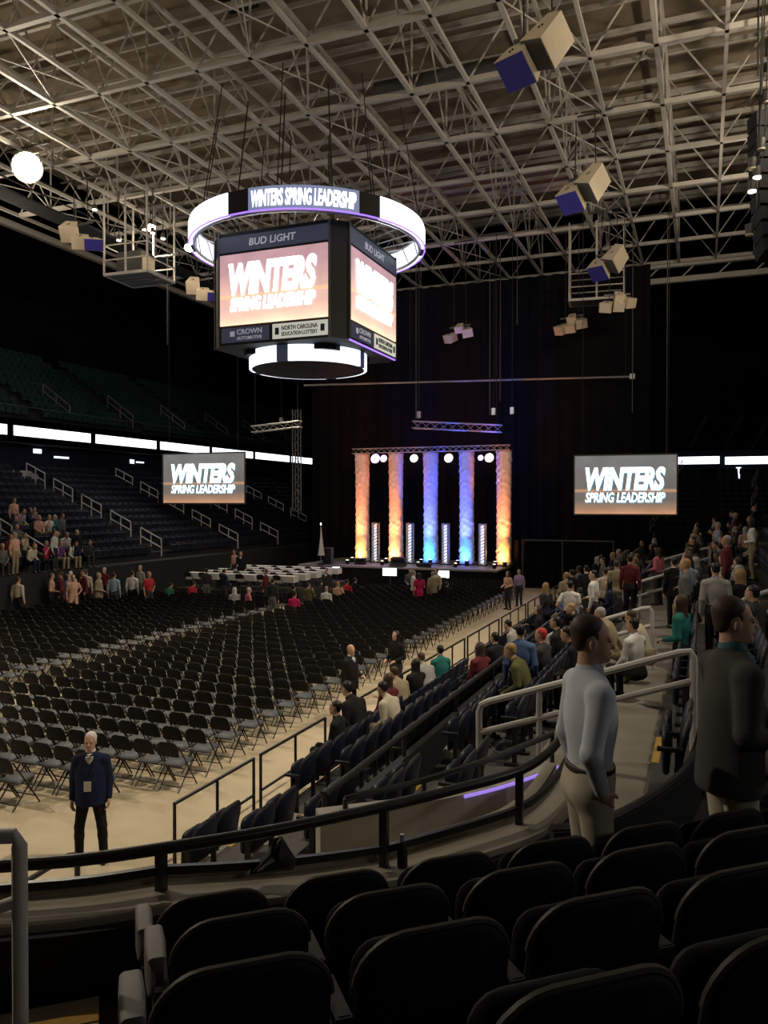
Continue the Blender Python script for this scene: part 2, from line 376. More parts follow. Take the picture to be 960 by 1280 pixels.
def person_prims(p):
    """list of (part, prim). Figure faces +Y, stands on z = 0, about 1.76 m tall"""
    out = []; A = lambda *v: np.array(v, np.float32)
    sit = p.get('pose') == 'sit'; dz = -0.44 if sit else 0.0; ln = R(p.get('lean', 0)); fine = p.get('fine', False)
    top = p.get('top', 'shirt'); bottom = p.get('bottom', 'trousers'); girth = p.get('girth', 1.0)
    def T(x, y, z):
        zz = z - 0.93; return A(x, y * math.cos(ln) + zz * math.sin(ln), 0.93 + zz * math.cos(ln) - y * math.sin(ln) + dz)
    def cone(part, a, b, r1, r2, sc=None, k=0.02, cut=False): out.append((part, ('c', (a, b, r1, r2, None if sc is None else A(*sc)), k, cut)))
    def ell(part, c, r, rot=None, k=0.02, cut=False): out.append((part, ('e', (c, A(*r), rot), k, cut)))
    def disc(part, c, rx, ry, hz, k=0.01): out.append((part, ('d', (c, rx, ry, hz), k, False)))
    # --- head
    hc = T(0, 0.015, 1.645) + A(0, p.get('headfwd', 0.0), 0)
    hy = R(p.get('yaw', 0)); hp = R(p.get('nod', 0))
    Rz = np.array([[math.cos(hy), -math.sin(hy), 0], [math.sin(hy), math.cos(hy), 0], [0, 0, 1]])
    Rx = np.array([[1, 0, 0], [0, math.cos(hp), math.sin(hp)], [0, -math.sin(hp), math.cos(hp)]])
    HR = (Rz @ Rx).astype(np.float32)
    H = lambda x, y, z: hc + HR @ A(x, y, z)
    ell('skin', H(0, -0.012, 0.03), (0.073, 0.093, 0.092), HR)
    ell('skin', H(0, 0.022, -0.035), (0.060, 0.068, 0.078), HR, 0.03)
    ell('skin', H(0, 0.066, -0.088), (0.030, 0.026, 0.024), HR, 0.02)          # chin
    cone('skin', H(0, 0.082, 0.012), H(0, 0.103, -0.028), 0.009, 0.0125, None, 0.012)   # nose
    cone('skin', H(-0.035, 0.073, 0.022), H(0.035, 0.073, 0.022), 0.013, 0.013, None, 0.012)   # brow
    for s in (-1, 1): ell('skin', H(s * 0.074, -0.006, -0.008), (0.010, 0.020, 0.031), HR, 0.006)
    if fine:
        for s in (-1, 1):
            ell('skin', H(s * 0.031, 0.094, 0.006), (0.014, 0.012, 0.009), HR, 0.006, True)
            ell('eye', H(s * 0.031, 0.0775, 0.005), (0.011, 0.010, 0.008), HR, 0.003)
        cone('lip', H(-0.018, 0.084, -0.058), H(0.018, 0.084, -0.058), 0.006, 0.006, None, 0.004)
        cone('lip', H(0, 0.089, -0.058), H(0, 0.088, -0.060), 0.008, 0.008, None, 0.008)
    cone('skin', T(0, -0.015, 1.43), hc + A(0, -0.02, -0.05), 0.058, 0.054, None, 0.03)
    hair = p.get('hair', 'short')
    if hair != 'bald':
        ell('hair', H(0, -0.029, 0.056), (0.0780, 0.090, 0.079), HR, 0.015)
        ell('hair', H(0, -0.055, 0.0), (0.066, 0.054, 0.062), HR, 0.02)
        for s in (-1, 1): cone('hair', H(s * 0.068, 0.012, 0.035), H(s * 0.069, 0.016, 0.012), 0.009, 0.005, None, 0.010)
    if hair == 'long':
        cone('hair', H(0, -0.045, 0.0), H(0, -0.075, -0.19), 0.085, 0.065, (1, 0.75, 1), 0.03)
        for s in (-1, 1): cone('hair', H(s * 0.07, 0.0, 0.03), H(s * 0.075, 0.0, -0.15), 0.03, 0.028, None, 0.03)
    if hair == 'bald':
        ell('hair', H(0, -0.050, -0.005), (0.078, 0.060, 0.045), HR, 0.02)
    # --- torso
    g = girth; tp = 'top'
    cone(tp, T(0, 0.0, 1.02), T(0, 0.005, 1.28), 0.150 * g, 0.172 * g, (1, 0.66, 1), 0.04)
    cone(tp, T(0, 0.0, 1.26), T(0, -0.005, 1.36), 0.168 * g, 0.150, (1, 0.64, 1), 0.05)
    for s in (-1, 1): cone(tp, T(0, -0.015, 1.445), T(s * 0.165, -0.01, 1.398), 0.070, 0.067, None, 0.035)
    if g > 1.05: ell(tp, T(0, 0.05, 1.10), (0.14 * g, 0.115 * g, 0.14), None, 0.05)
    if top in ('shirt', 'jacket'): cone(tp, T(0, -0.012, 1.452), T(0, -0.002, 1.492), 0.078, 0.072, None, 0.006)
    if top == 'jacket':
        if sit: cone(tp, T(0, 0.0, 0.98), T(0, 0.0, 1.2), 0.172 * g, 0.178 * g, (1, 0.70, 1), 0.03)
        else: cone(tp, T(0, -0.012, 0.84), T(0, 0.0, 1.2), 0.196 * g, 0.178 * g, (1, 0.80, 1), 0.03)
        cone('inner', T(0, 0.088, 1.22), T(0, 0.060, 1.44), 0.018, 0.055, None, 0.01)
        cone('inner', T(0, -0.006, 1.468), T(0, 0.0, 1.522), 0.070, 0.063, None, 0.01)
    if top == 'dress':
        if sit: cone(tp, T(0, 0, 0.95), T(0, 0, 1.1), 0.17, 0.15, (1, .75, 1), 0.03)
        else: cone(tp, T(0, 0, 1.02), T(0, 0.0, 0.58), 0.145, 0.215, (1, 0.75, 1), 0.05)
    # --- arms
    fat = 1.16 if top == 'jacket' else 1.05
    for s, arm in ((-1, p.get('armL', 'down')), (1, p.get('armR', 'down'))):
        sh = T(s * 0.185, -0.01, 1.395)
        e, w = {'down': ((0.232, -0.045, 1.12), (0.240, 0.015, 0.88)), 'pocket': ((0.262, -0.09, 1.14), (0.185, -0.005, 0.93)),
                'bent': ((0.225, -0.04, 1.13), (0.150, 0.20, 1.07)), 'lap': ((0.225, 0.06, 1.14), (0.10, 0.27, 1.03)),
                'phone': ((0.20, 0.12, 1.16), (0.08, 0.28, 1.25)), 'up': ((0.27, 0.10, 1.20), (0.16, 0.16, 1.42)),
                'forward': ((0.215, 0.05, 1.14), (0.17, 0.30, 1.10)), 'hip': ((0.33, -0.06, 1.16), (0.19, 0.03, 1.02))}[arm]
        el = T(s * e[0], e[1], e[2]); wr = T(s * w[0], w[1], w[2])
        d = (wr - el) / np.linalg.norm(wr - el)
        sleeve = 0.97 if top != 'tshirt' else 0.0
        cone('skin', sh, el, 0.045, 0.036, None, 0.02); cone('skin', el, wr, 0.036, 0.024, None, 0.02)
        if top == 'tshirt' or top == 'dress': cone(tp, sh, sh + (el - sh) * 0.62, 0.064, 0.058, None, 0.03)
        else:
            cone(tp, sh, el, 0.062 * fat, 0.050 * fat, None, 0.03); cone(tp, el, el + (wr - el) * sleeve, 0.050 * fat, 0.036 * fat, None, 0.02)
        # hand: palm, four fingers of different length, thumb from the side of the palm
        n = A(-s, 0.25, 0) if arm in ('down', 'pocket', 'hip') else A(-0.25 * s, -0.2, -1.0)
        n = n - d * float(n @ d); n /= np.linalg.norm(n); ac = np.cross(d, n)
        if float(ac[1]) < 0 and arm in ('down', 'pocket', 'hip'): ac = -ac      # thumb side faces forward
        if arm in ('bent', 'lap', 'phone', 'forward', 'up') and float(ac[0]) * s > 0: ac = -ac
        if arm == 'pocket' and not fine: continue
        cone('skin', wr, wr + d * 0.035, 0.024, 0.028, None, 0.012)
        for j in (-1, 0, 1): cone('skin', wr + d * 0.030 + ac * 0.018 * j, wr + d * 0.088 + ac * 0.024 * j, 0.019, 0.0155, None, 0.012)
        for i, (L1, off) in enumerate(((0.040, 0.030), (0.045, 0.010), (0.042, -0.010), (0.033, -0.029))):
            b0 = wr + d * 0.085 + ac * off; b1 = b0 + (d * 0.93 + n * 0.35) * L1; b2 = b1 + (d * 0.70 + n * 0.70) * L1 * 0.72
            b3 = b2 + (d * 0.40 + n * 0.9) * L1 * 0.5
            cone('skin', b0, b1, 0.0105, 0.0095, None, 0.004); cone('skin', b1, b2, 0.0095, 0.0088, None, 0.004); cone('skin', b2, b3, 0.0088, 0.0075, None, 0.004)
        t0 = wr + d * 0.028 + ac * 0.024; t1 = t0 + (d * 0.55 + ac * 0.75 + n * 0.25) * 0.042; t2 = t1 + (d * 0.85 + ac * 0.25 + n * 0.4) * 0.036
        cone('skin', t0, t1, 0.0145, 0.0115, None, 0.008); cone('skin', t1, t2, 0.0112, 0.009, None, 0.004)
    hem = p.get('top') == 'jacket' and not sit
    # --- hips and legs
    bt = 'bottom'
    hz = 0.93 + dz
    cone(bt, A(-0.055, 0.0, hz + 0.04), A(0.055, 0.0, hz + 0.04), 0.118 * g, 0.118 * g, (1, 0.88, 1), 0.03)
    cone(bt, A(-0.065, -0.025, hz - 0.04), A(0.065, -0.025, hz - 0.04), 0.108, 0.108, (1, 0.95, 1), 0.03)
    if bottom == 'skirt' and not sit: cone(bt, A(0, 0, hz + 0.02), A(0, 0.0, 0.56), 0.165, 0.20, (1, 0.75, 1), 0.05)
    cone('skin', T(0, 0, 0.95), T(0, 0, 1.43), 0.10, 0.10, (1, 0.6, 1), 0.03)
    sp = p.get('stance', 1.0)
    for s in (-1, 1):
        hip = A(s * 0.088, -0.005, hz - 0.04)
        if sit: kn = A(s * 0.115, 0.42, 0.50); an = A(s * 0.12, 0.40, 0.085)
        else:
            st = p.get('stride', 0.0) * s
            kn = A(s * 0.098 * sp, 0.02 + st * 0.5, 0.50); an = A(s * 0.108 * sp, -0.03 + st, 0.085)
        bare = bottom in ('skirt', 'shorts')
        cone('skin', hip, kn, 0.068, 0.045, None, 0.02); cone('skin', kn, an, 0.043, 0.030, None, 0.02)
        if not bare or (sit and bottom == 'skirt'):
            cone(bt, hip, kn, 0.094, 0.066, None, 0.03)
            if not bare:
                cone(bt, kn, kn + (an - kn) * 0.35, 0.066, 0.064, None, 0.02); cone(bt, kn + (an - kn) * 0.3, an + A(0, 0, -0.02), 0.063, 0.056, None, 0.02)
        elif bottom == 'shorts': cone(bt, hip, hip + (kn - hip) * 0.9, 0.095, 0.078, None, 0.03)
        toe = A(s * 0.13 * (sp if not sit else 1), an[1] + 0.15, 0.034)
        cone('skin', an, toe, 0.03, 0.02, None, 0.01)
        cone('shoe', A(an[0], an[1] - 0.04, 0.042), toe, 0.042, 0.034, (1, 1, 0.9), 0.02); cone('shoe', A(an[0], an[1] - 0.01, 0.09), A(an[0], an[1] + 0.05, 0.05), 0.042, 0.04, None, 0.02)
    if hem: out.append(('top', ('h', (0.80,), 0.0, True)))
    if p.get('belt'): disc('belt', T(0, 0.0, 1.005), 0.168 * g, 0.115 * g, 0.018)
    return out

SLOTS = ['skin', 'hair', 'top', 'bottom', 'shoe', 'inner']
def person_mesh(name, p, h=0.016):
    """whole figure as one mesh; regions get material slots"""
    pr = person_prims(p); zt = 1.45 if p.get('pose') == 'sit' else 1.9
    lo = (-0.5, -0.45, -0.03); hi = (0.5, 0.78, zt)
    parts = [s for s in SLOTS if any(q[0] == s for q in pr)]; fields = []
    for s in parts:
        F = Field(lo, hi, h)
        for q, prim in pr:
            if q == s: F.put(prim)
        if s == 'inner': F.val -= 0.004
        fields.append(F)
    allv = np.stack([f.val for f in fields]); U = Field(lo, hi, h); U.val = allv.min(0); lab = allv.argmin(0)
    # the clothes lie over the skin: where both are close the garment wins
    pts, quads, cells = U.surface()
    cl = np.minimum(np.round((pts - U.lo) / h).astype(int), U.n - 1); vl = lab[tuple(cl.T)]
    me = _np_mesh(name, pts, quads)
    fl = np.array([SLOTS.index(parts[i]) for i in vl])[quads]
    me.polygons.foreach_set('material_index', np.median(fl, axis=1).astype(np.int32))
    for s in SLOTS: me.materials.append(None)
    return me

_cm = {}
def cloth(c, rough=0.85):
    k = tuple(round(x, 3) for x in c)
    if k not in _cm: _cm[k] = mat('fabric_%d' % len(_cm), c, rough, var=0.18, scale=7, bump=0.25, bscale=16, spec=0.2)
    return _cm[k]
SK = [mat('skin_light', (0.50, 0.30, 0.21), 0.6, var=0.08), mat('skin_tan', (0.36, 0.20, 0.13), 0.6, var=0.08), mat('skin_dark', (0.10, 0.052, 0.034), 0.6, var=0.08)]
HR_ = {'brown': mat('hair_brown', (0.045, 0.026, 0.016), 0.6, var=0.3, scale=40), 'black': mat('hair_black', (0.010, 0.008, 0.008), 0.5, var=0.3, scale=40),
       'grey': mat('hair_grey', (0.30, 0.29, 0.28), 0.7, var=0.2, scale=40), 'white': mat('hair_white', (0.62, 0.60, 0.58), 0.7, var=0.1, scale=40),
       'blond': mat('hair_blond', (0.30, 0.19, 0.085), 0.6, var=0.25, scale=40), 'red': mat('cap_red', (0.42, 0.035, 0.035), 0.8)}
SHOE = mat('dark_shoe', (0.012, 0.010, 0.009), 0.5)
TOPS = {'white': (0.62, 0.60, 0.57), 'cream': (0.50, 0.44, 0.33), 'pale blue': (0.26, 0.34, 0.45), 'blue': (0.07, 0.12, 0.25), 'navy': (0.015, 0.02, 0.05),
        'black': (0.012, 0.012, 0.013), 'grey': (0.12, 0.12, 0.12), 'charcoal': (0.035, 0.035, 0.038), 'pink': (0.62, 0.17, 0.23), 'red': (0.42, 0.03, 0.04), 'crimson': (0.48, 0.02, 0.10),
        'green': (0.03, 0.13, 0.08), 'teal': (0.02, 0.14, 0.13), 'yellow': (0.55, 0.36, 0.06), 'khaki': (0.27, 0.22, 0.14), 'maroon': (0.12, 0.02, 0.025),
        'lilac': (0.33, 0.25, 0.40), 'peach': (0.58, 0.34, 0.25), 'olive': (0.10, 0.10, 0.04), 'striped grey': (0.30, 0.29, 0.28), 'purple': (0.10, 0.04, 0.16)}
PROTO = {}
def proto(key, **p):
    PROTO[key] = person_mesh('person', p)
proto('stand', armL='down', armR='down'); proto('stand_bent', armL='down', armR='bent', yaw=15, stride=0.05)
proto('stand_hip', armL='hip', armR='down', stance=1.3, top='tshirt'); proto('stand_long', hair='long', armL='bent', armR='bent', yaw=-10)
proto('stand_skirt', hair='long', bottom='skirt', armL='down', armR='bent', top='tshirt'); proto('stand_suit', top='jacket', armR='bent', girth=1.08)
proto('sit', pose='sit', armL='lap', armR='lap', lean=6); proto('sit_long', pose='sit', hair='long', armL='lap', armR='phone', lean=4, yaw=12)
proto('sit_lean', pose='sit', armL='forward', armR='lap', lean=24, nod=10, headfwd=0.02); proto('sit_tee', pose='sit', top='tshirt', armL='lap', armR='up', lean=3, yaw=-20)
PEOPLE = []
def person(key, loc, face, top='white', bottom='charcoal', hair='brown', skin=0, inner='white', label=None, group=None, scale=1.0):
    """face = heading in degrees, 0 looks to the stage (+Y), 90 looks to -X"""
    o = link('person', PROTO[key], None, loc, R(face), label, 'person', group); o.scale = (scale,) * 3
    ms = [SK[skin], HR_[hair], cloth(TOPS[top]), cloth(TOPS[bottom]), SHOE, cloth(TOPS[inner])]
    for i, m in enumerate(ms): o.material_slots[i].link = 'OBJECT'; o.material_slots[i].material = m
    PEOPLE.append(o); return o
def person_split(p, loc, face, mats, label, h=0.008, names=None):
    """near figure: body is one continuous mesh, garments and hair are its children"""
    pr = person_prims(p); sit = p.get('pose') == 'sit'
    names = names or {}; order = ['skin', 'hair', 'top', 'inner', 'bottom', 'belt', 'shoe', 'eye', 'lip']; body = None
    grow = {'inner': 0.004, 'top': 0.0, 'bottom': 0.0}
    for s in order:
        sel = [q for t, q in pr if t == s]
        if not sel or s not in mats: continue
        los = []; his = []
        for kind, a, k, cut in sel:
            if kind == 'h': continue
            if kind == 'c': m = max(a[2], a[3]) + 0.03; los.append(np.minimum(a[0], a[1]) - m); his.append(np.maximum(a[0], a[1]) + m)
            elif kind == 'e': los.append(a[0] - max(a[1]) - 0.02); his.append(a[0] + max(a[1]) + 0.02)
            else: m = np.array((a[1], a[2], a[3])) + 0.02; los.append(a[0] - m); his.append(a[0] + m)
        hh = min(h, 0.004) if s in ('eye', 'lip') else h
        F = Field(np.min(los, 0), np.max(his, 0), hh)
        for q in sel: F.put(q)
        if s in grow: F.val -= grow[s]
        pts, quads, _ = F.surface(); me = _np_mesh(names.get(s, s), pts, quads); me.materials.append(mats[s])
        if s == 'skin':
            body = link('person', me, None, loc, R(face), label, 'person')
        else: link(names.get(s, {'top': 'shirt', 'inner': 'inner_shirt', 'bottom': 'trousers', 'shoe': 'shoes', 'eye': 'eyes', 'lip': 'lips'}.get(s, s)), me, body)
    return body
# ------------------------------------------------------------------ the hall: floor, walls, roof
X_L, X_R = -36.4, 6.7           # backs of the two lower stands
MB().span((-60, -12, -0.3), (30, 100, 0.0)).build('floor', 'concrete', kind='structure', label='tan concrete arena floor under the folding chairs')
for nm, a, b in (('wall_left', (-52, -12, 0), (-51.5, 100, 40)), ('wall_far', (-52, 96, 0), (24, 96.5, 40)), ('wall_right', (23.5, -12, 0), (24, 100, 40)), ('wall_near', (-52, -12.5, 0), (24, -12, 40))):
    MB().span(a, b).build(nm, 'wall', kind='structure')
MB().span((-52, -12, 33.5), (24, 100, 34)).build('ceiling', 'wall', kind='structure')

# roof deck with its space frame (bays 2.25 m across, 4.5 m along)
M['deck'] = mat('brown_roof_deck', (0.215, 0.165, 0.11), 0.9, var=0.45, scale=0.7, bump=0.2, bscale=5)
ZB, ZT, ZD = 20.8, 24.0, 24.9
RX0, RX1, RY0, RY1 = -37.0, 8.0, -11.0, 57.0
roof = MB().span((RX0, RY0, ZD), (RX1, RY1, ZD + 0.25)).build('ceiling', 'deck', kind='structure')
xs = [RX1 - 0.6 - 2.25 * i for i in range(20)]; ys = [RY1 - 0.6 - 4.5 * i for i in range(15)]
def dm(parent, name, a, b, w, h, m='steel'): return MB().beam(a, b, w, h).build(name, m, parent)
for i, x in enumerate(xs):
    dm(roof, 'bottom_chord', (x, ys[-1], ZB), (x, ys[0], ZB), 0.13 if i % 2 else 0.16, 0.16)
    if i % 2 == 0: dm(roof, 'top_chord', (x, ys[-1], ZT), (x, ys[0], ZT), 0.14, 0.16)
for j, y in enumerate(ys):
    dm(roof, 'cross_chord', (xs[-1], y, ZB + 0.02), (xs[0], y, ZB + 0.02), 0.2, 0.2)
    dm(roof, 'top_cross_chord', (xs[-1], y, ZT), (xs[0], y, ZT), 0.18, 0.18)
    dm(roof, 'purlin', (xs[-1], y - 2.25, ZT + 0.4), (xs[0], y - 2.25, ZT + 0.4), 0.16, 0.25)
    dm(roof, 'purlin', (xs[-1], y - 1.12, ZT + 0.55), (xs[0], y - 1.12, ZT + 0.55), 0.10, 0.2)
cyl = MB().tube([(0, 0, -0.5), (0, 0, 0.5)], 1.0, 5).mesh('web_member', 'steel')
segs = []
for j, y in enumerate(ys):
    for i, x in enumerate(xs):
        if i % 2 == 0: segs.append(((x, y, ZB), (x, y, ZT), 0.05))
        if i + 1 < len(xs):                                     # W bracing inside each cross truss
            a, b = (ZB, ZT) if i % 2 else (ZT, ZB); segs.append(((x, y, a), (xs[i+1], y, b), 0.042))
        if i % 2 == 0 and j + 1 < len(ys):                      # V bracing along the hall
            ym = (y + ys[j+1]) / 2
            segs.append(((x, y, ZB), (x, ym, ZT), 0.042)); segs.append(((x, ym, ZT), (x, ys[j+1], ZB), 0.042))
        if i % 4 == 1 and j + 1 < len(ys):                      # flat cross bracing at the bottom chords
            segs.append(((x, y, ZB), (xs[min(i+1, len(xs)-1)], ys[j+1], ZB), 0.03)); segs.append(((xs[min(i+1, len(xs)-1)], y, ZB), (x, ys[j+1], ZB), 0.03))
def mid(s): return tuple((p + q) / 2 for p, q in zip(s[0], s[1]))
def vis(s):
    c = mid(s); r, d = camspace(c)
    return (not in_view(c, c[2], 20), d)
segs.sort(key=vis)
web = MB()
for n, (a, b, r) in enumerate(segs):
    if n < 290:
        a, b = Vector(a), Vector(b); o = link('web_member', cyl, roof)
        o.matrix_basis = Matrix.Translation((a + b) / 2) @ (b - a).to_track_quat('Z', 'Y').to_matrix().to_4x4() @ Matrix.Diagonal((r, r, (b - a).length, 1))
    else: web.tube([a, b], r, 4, cap=False)
web.build('web_bracing', 'steel', roof, kind='stuff')
# dark openings and ducts high under the deck
for (x, y, w, l) in ((-21, 21, 1.6, 1.2), (-12.5, 23, 1.4, 1.4), (-9.5, 22, 1.2, 1.0), (-7, 30, 2.0, 1.0), (-18, 27, 1.3, 1.2)):
    MB().span((x, y, ZD - 0.12), (x + w, y + l, ZD)).build('roof_vent', 'black_paint', roof)
for k, (p, q) in enumerate((((-37, 24), (-28, 24)), ((-14, 34), (-6, 34)))):
    MB().tube([(p[0], p[1], ZT - 0.3), (q[0], q[1], ZT - 0.3)], 0.35, 12).build('duct', 'steel_dark', roof, True)
# edge trusses: fascia beams round the frame
for nm, a, b in (('edge_beam', (RX0, RY1 - .3, ZB - .1), (RX1, RY1 - .3, ZB - .1)), ('edge_beam', (RX0, RY1 + .2, ZB - 1.0), (RX1, RY1 + .2, ZB - 1.0)), ('edge_beam', (RX0 + .3, RY0, ZB - .1), (RX0 + .3, RY1, ZB - .1))):
    dm(roof, nm, a, b, 0.35, 0.35)
for x in xs: dm(roof, 'edge_strut', (x, RY1 + .2, ZB - 1.0), (x + 1.1, RY1 - .3, ZB - .1), 0.08, 0.08)

# ------------------------------------------------------------------ left stand (opposite side): terraces, seats, aisles
def tier_z_left(k): return 1.9 + 0.36 * k
ls = MB().span((-26.2, -4, 0), (-26.0, 66, 1.9)).build('wall_front', 'black_paint', kind='structure', label='black front wall below the opposite stand')
lt = thing('stand_terrace', kind='structure', label='dark concrete terraces of the opposite lower stand')
for k in range(13):
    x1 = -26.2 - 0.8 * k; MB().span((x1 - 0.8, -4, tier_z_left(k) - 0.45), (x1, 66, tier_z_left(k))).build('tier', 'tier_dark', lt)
MB().span((-37.6, -4, 6.2), (-37.3, 90, 8.3)).build('wall_concourse', 'wall_navy', kind='structure', label='navy concourse wall behind the opposite stand')
AISLES = (19.0, 27.0, 35.0, 42.5, 47.5, 55.5)
def seat_simple(m, w=0.46, s=1):        # low-poly folded stadium seat, faces -X*s ; origin on the tread
    m.add([(0.10*s, -w/2, 0.42), (0.10*s, w/2, 0.42), (0.17*s, w/2*0.85, 0.84), (0.17*s, -w/2*0.85, 0.84), (0.16*s, -w/2, 0.42), (0.16*s, w/2, 0.42), (0.22*s, w/2*0.85, 0.84), (0.22*s, -w/2*0.85, 0.84)],
          [(0,3,2,1), (4,5,6,7), (0,1,5,4), (1,2,6,5), (2,3,7,6), (3,0,4,7)])
    m.add([(0.09*s, -w/2*.95, 0.36), (0.09*s, w/2*.95, 0.36), (0.0, w/2*.9, 0.70), (0.0, -w/2*.9, 0.70), (0.04*s, w/2*.9, 0.72), (0.04*s, -w/2*.9, 0.72)],
          [(0,1,2,3), (3,2,4,5), (0,5,4,1), (0,3,5), (1,4,2)])
    return m
base = seat_simple(MB(), s=-1)
def stamp(dst, src, x, y, z, rz=0):
    c, s_ = math.cos(rz), math.sin(rz); n = len(dst.v)
    dst.v += [(x + p[0]*c - p[1]*s_, y + p[0]*s_ + p[1]*c, z + p[2]) for p in src.v]; dst.f += [tuple(i + n for i in f) for f in src.f]
far = MB()
for k in range(13):
    y = -3.0
    while y < 65:
        if all(abs(y - a) > 0.75 for a in AISLES): stamp(far, base, -26.2 - 0.8 * k - 0.45, y, tier_z_left(k))
        y += 0.52
far.build('stadium_seats', 'seat_far', kind='stuff', label='rows of empty navy tip-up seats in the opposite stand', cat='seats')
# white two-bar handrails down the aisles
def slope_rail(a, b, hgt_=0.9, r=0.035, mname='white_rail', label=None, group=None, name='aisle_handrail', posts=3):
    a = Vector(a); b = Vector(b); t = thing(name, a, 0, label, 'handrail', group); d = b - a; up = Vector((0, 0, hgt_))
    MB().tube([up, up + d], r, 6).build('top_rail', mname, t, True); MB().tube([up * 0.5, up * 0.5 + d], r, 6).build('mid_rail', mname, t, True)
    for i in range(posts):
        p = d * (i / (posts - 1)); MB().tube([p, p + up], r, 6).build('post', mname, t, True)
    return t
AN = ['beside the seated crowd', 'nearest the crowd', 'left of the hanging screen', 'below the hanging screen', 'near the stage curtain', 'in the far corner']
for ai, y in enumerate(AISLES):
    for q in range(5):
        k0 = 0.4 + q * 2.5; xa = -26.4 - 0.8 * k0; xb = xa - 1.35
        za = tier_z_left(k0 + 0.0); zb = za + 1.35 * 0.45
        if in_view((xa, y), za): slope_rail((xa, y, za), (xb, y, zb), label='white handrail, %s up the aisle %s of the opposite stand' % (['lowest', 'second', 'third', 'fourth', 'topmost'][q], AN[ai]), group='white handrails of the opposite stand')
MB().span((-36.9, 31.5, 6.2), (-36.7, 36.5, 6.75)).build('wall_parapet', 'white_rail', kind='structure')

# ribbon boards and the upper deck on the left, running round into the far right corner
def ribbon_line(x):    # left straight
    return x
NB = ['first', 'second', 'third', 'fourth', 'fifth', 'sixth', 'seventh', 'eighth', 'ninth']
yy = 21.0; n = 0
MB().span((-36.9, -6, 8.35), (-36.5, 82, 9.75)).build('trim_1', 'wall_navy', kind='structure', label='dark fascia carrying the light ribbon')
while yy < 75:
    L = 6.6; b = thing('ribbon_board', (-36.45, yy + L / 2, 8.72), 0, '%s glowing white ribbon board from the left edge along the opposite balcony' % NB[n], 'display board', 'white ribbon boards on the opposite balcony')
    MB().span((0.0, -L/2 + 0.25, 0), (0.05, L/2 - 0.25, 0.56)).build('led_panel', 'led_white', b)
    MB().span((-0.04, -L/2 + 0.2, -0.04), (0.0, L/2 - 0.2, 0.60)).build('housing', 'black', b)
    yy += L; n += 1
ut = thing('upper_terrace', kind='structure', label='dark upper seating deck above the light ribbon')
for k in range(10):
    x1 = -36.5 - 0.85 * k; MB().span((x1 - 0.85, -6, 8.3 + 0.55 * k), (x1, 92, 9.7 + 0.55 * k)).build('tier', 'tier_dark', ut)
up = MB()
for k in range(10):
    y = 5.0
    while y < 90:
        if (y % 9.0) > 1.3: stamp(up, base, -36.5 - 0.85 * k - 0.45, y, 9.7 + 0.55 * k)
        y += 0.55
up.build('upper_seats', 'seat_green', kind='stuff', label='dim green seats of the upper deck above the ribbon', cat='seats')
for i in range(8):
    y = 27.6 + 6.0 * i
    if in_view((-38, y), 10.5): slope_rail((-37.2, y, 10.1), (-39.4, y, 11.6), label='%s dim handrail from the left on the upper deck' % ORD[i], group='dim handrails on the upper deck', mname='end_cap')
MB().tube([(-36.6, -6, 10.45), (-36.6, 90, 10.45)], 0.03, 6).build('trim_2', 'steel_dark', kind='structure')
# lit concourse doorways and signs under the ribbon
for i, (px, py, w, h) in enumerate(((48, 564, 0.3, 0.13), (78, 572, 0.6, 0.06), (166, 577, 0.2, 0.14), (176, 578, 0.4, 0.05), (318, 606, 0.2, 0.2))):
    D = 37.2 / (CY * 0 + SY - (px - 480) / 1000 * CY); p = seen(px, D); z = hgt(py, D)
    s = thing('exit_sign', (-37.28, p[1], z), 0, ['small lit white sign below the first ribbon board', 'thin lit white strip in the concourse behind the white parapet', 'small square lit sign left of the hanging screen', 'thin lit strip next to the square sign', 'small lit sign right of the hanging screen'][i], 'sign', 'lit concourse signs')
    MB().span((0, -w, -h), (0.06, w, h)).build('lit_face', 'led_bright', s); MB().span((-0.03, -w - .04, -h - .04), (0.0, w + .04, h + .04)).build('housing', 'black', s)

# ------------------------------------------------------------------ far right corner: stand, fascia, ribbon boards
fc = thing('corner_terrace', kind='structure', label='dark terraces in the far corner beyond the hanging screen')
for k in range(14):
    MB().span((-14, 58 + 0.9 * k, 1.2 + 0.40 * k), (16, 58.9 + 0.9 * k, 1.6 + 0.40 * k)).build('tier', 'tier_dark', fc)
cs = MB()
for k in range(14):
    x = -12.0
    while x < 14:
        if (x % 7.0) > 1.2: stamp(cs, base, x, 58.5 + 0.9 * k, 1.6 + 0.4 * k, math.pi / 2 * -1)
        x += 0.55
cs.build('corner_seats', 'seat_far', kind='stuff', label='empty navy seats in the far corner stand', cat='seats')
for i, (x, y0) in enumerate(((-3.6, 60), (-3.2, 63), (-2.7, 66), (-2.2, 69), (3.0, 61), (3.2, 64), (3.4, 67))):
    z0 = 1.6 + (y0 - 58) / 0.9 * 0.4
    slope_rail((x, y0, z0), (x + 0.5, y0 + 2.2, z0 + 1.0), label='%s white handrail from the left in the far corner stand' % ORD[i], group='white handrails in the far corner')
MB().span((-14, 84.6, 8.2), (23, 85.2, 10.0)).build('trim_3', 'wall_navy', kind='structure')
MB().span((-14, 90, 0), (23, 90.4, 8.4)).build('wall_corner', 'wall_navy', kind='structure')
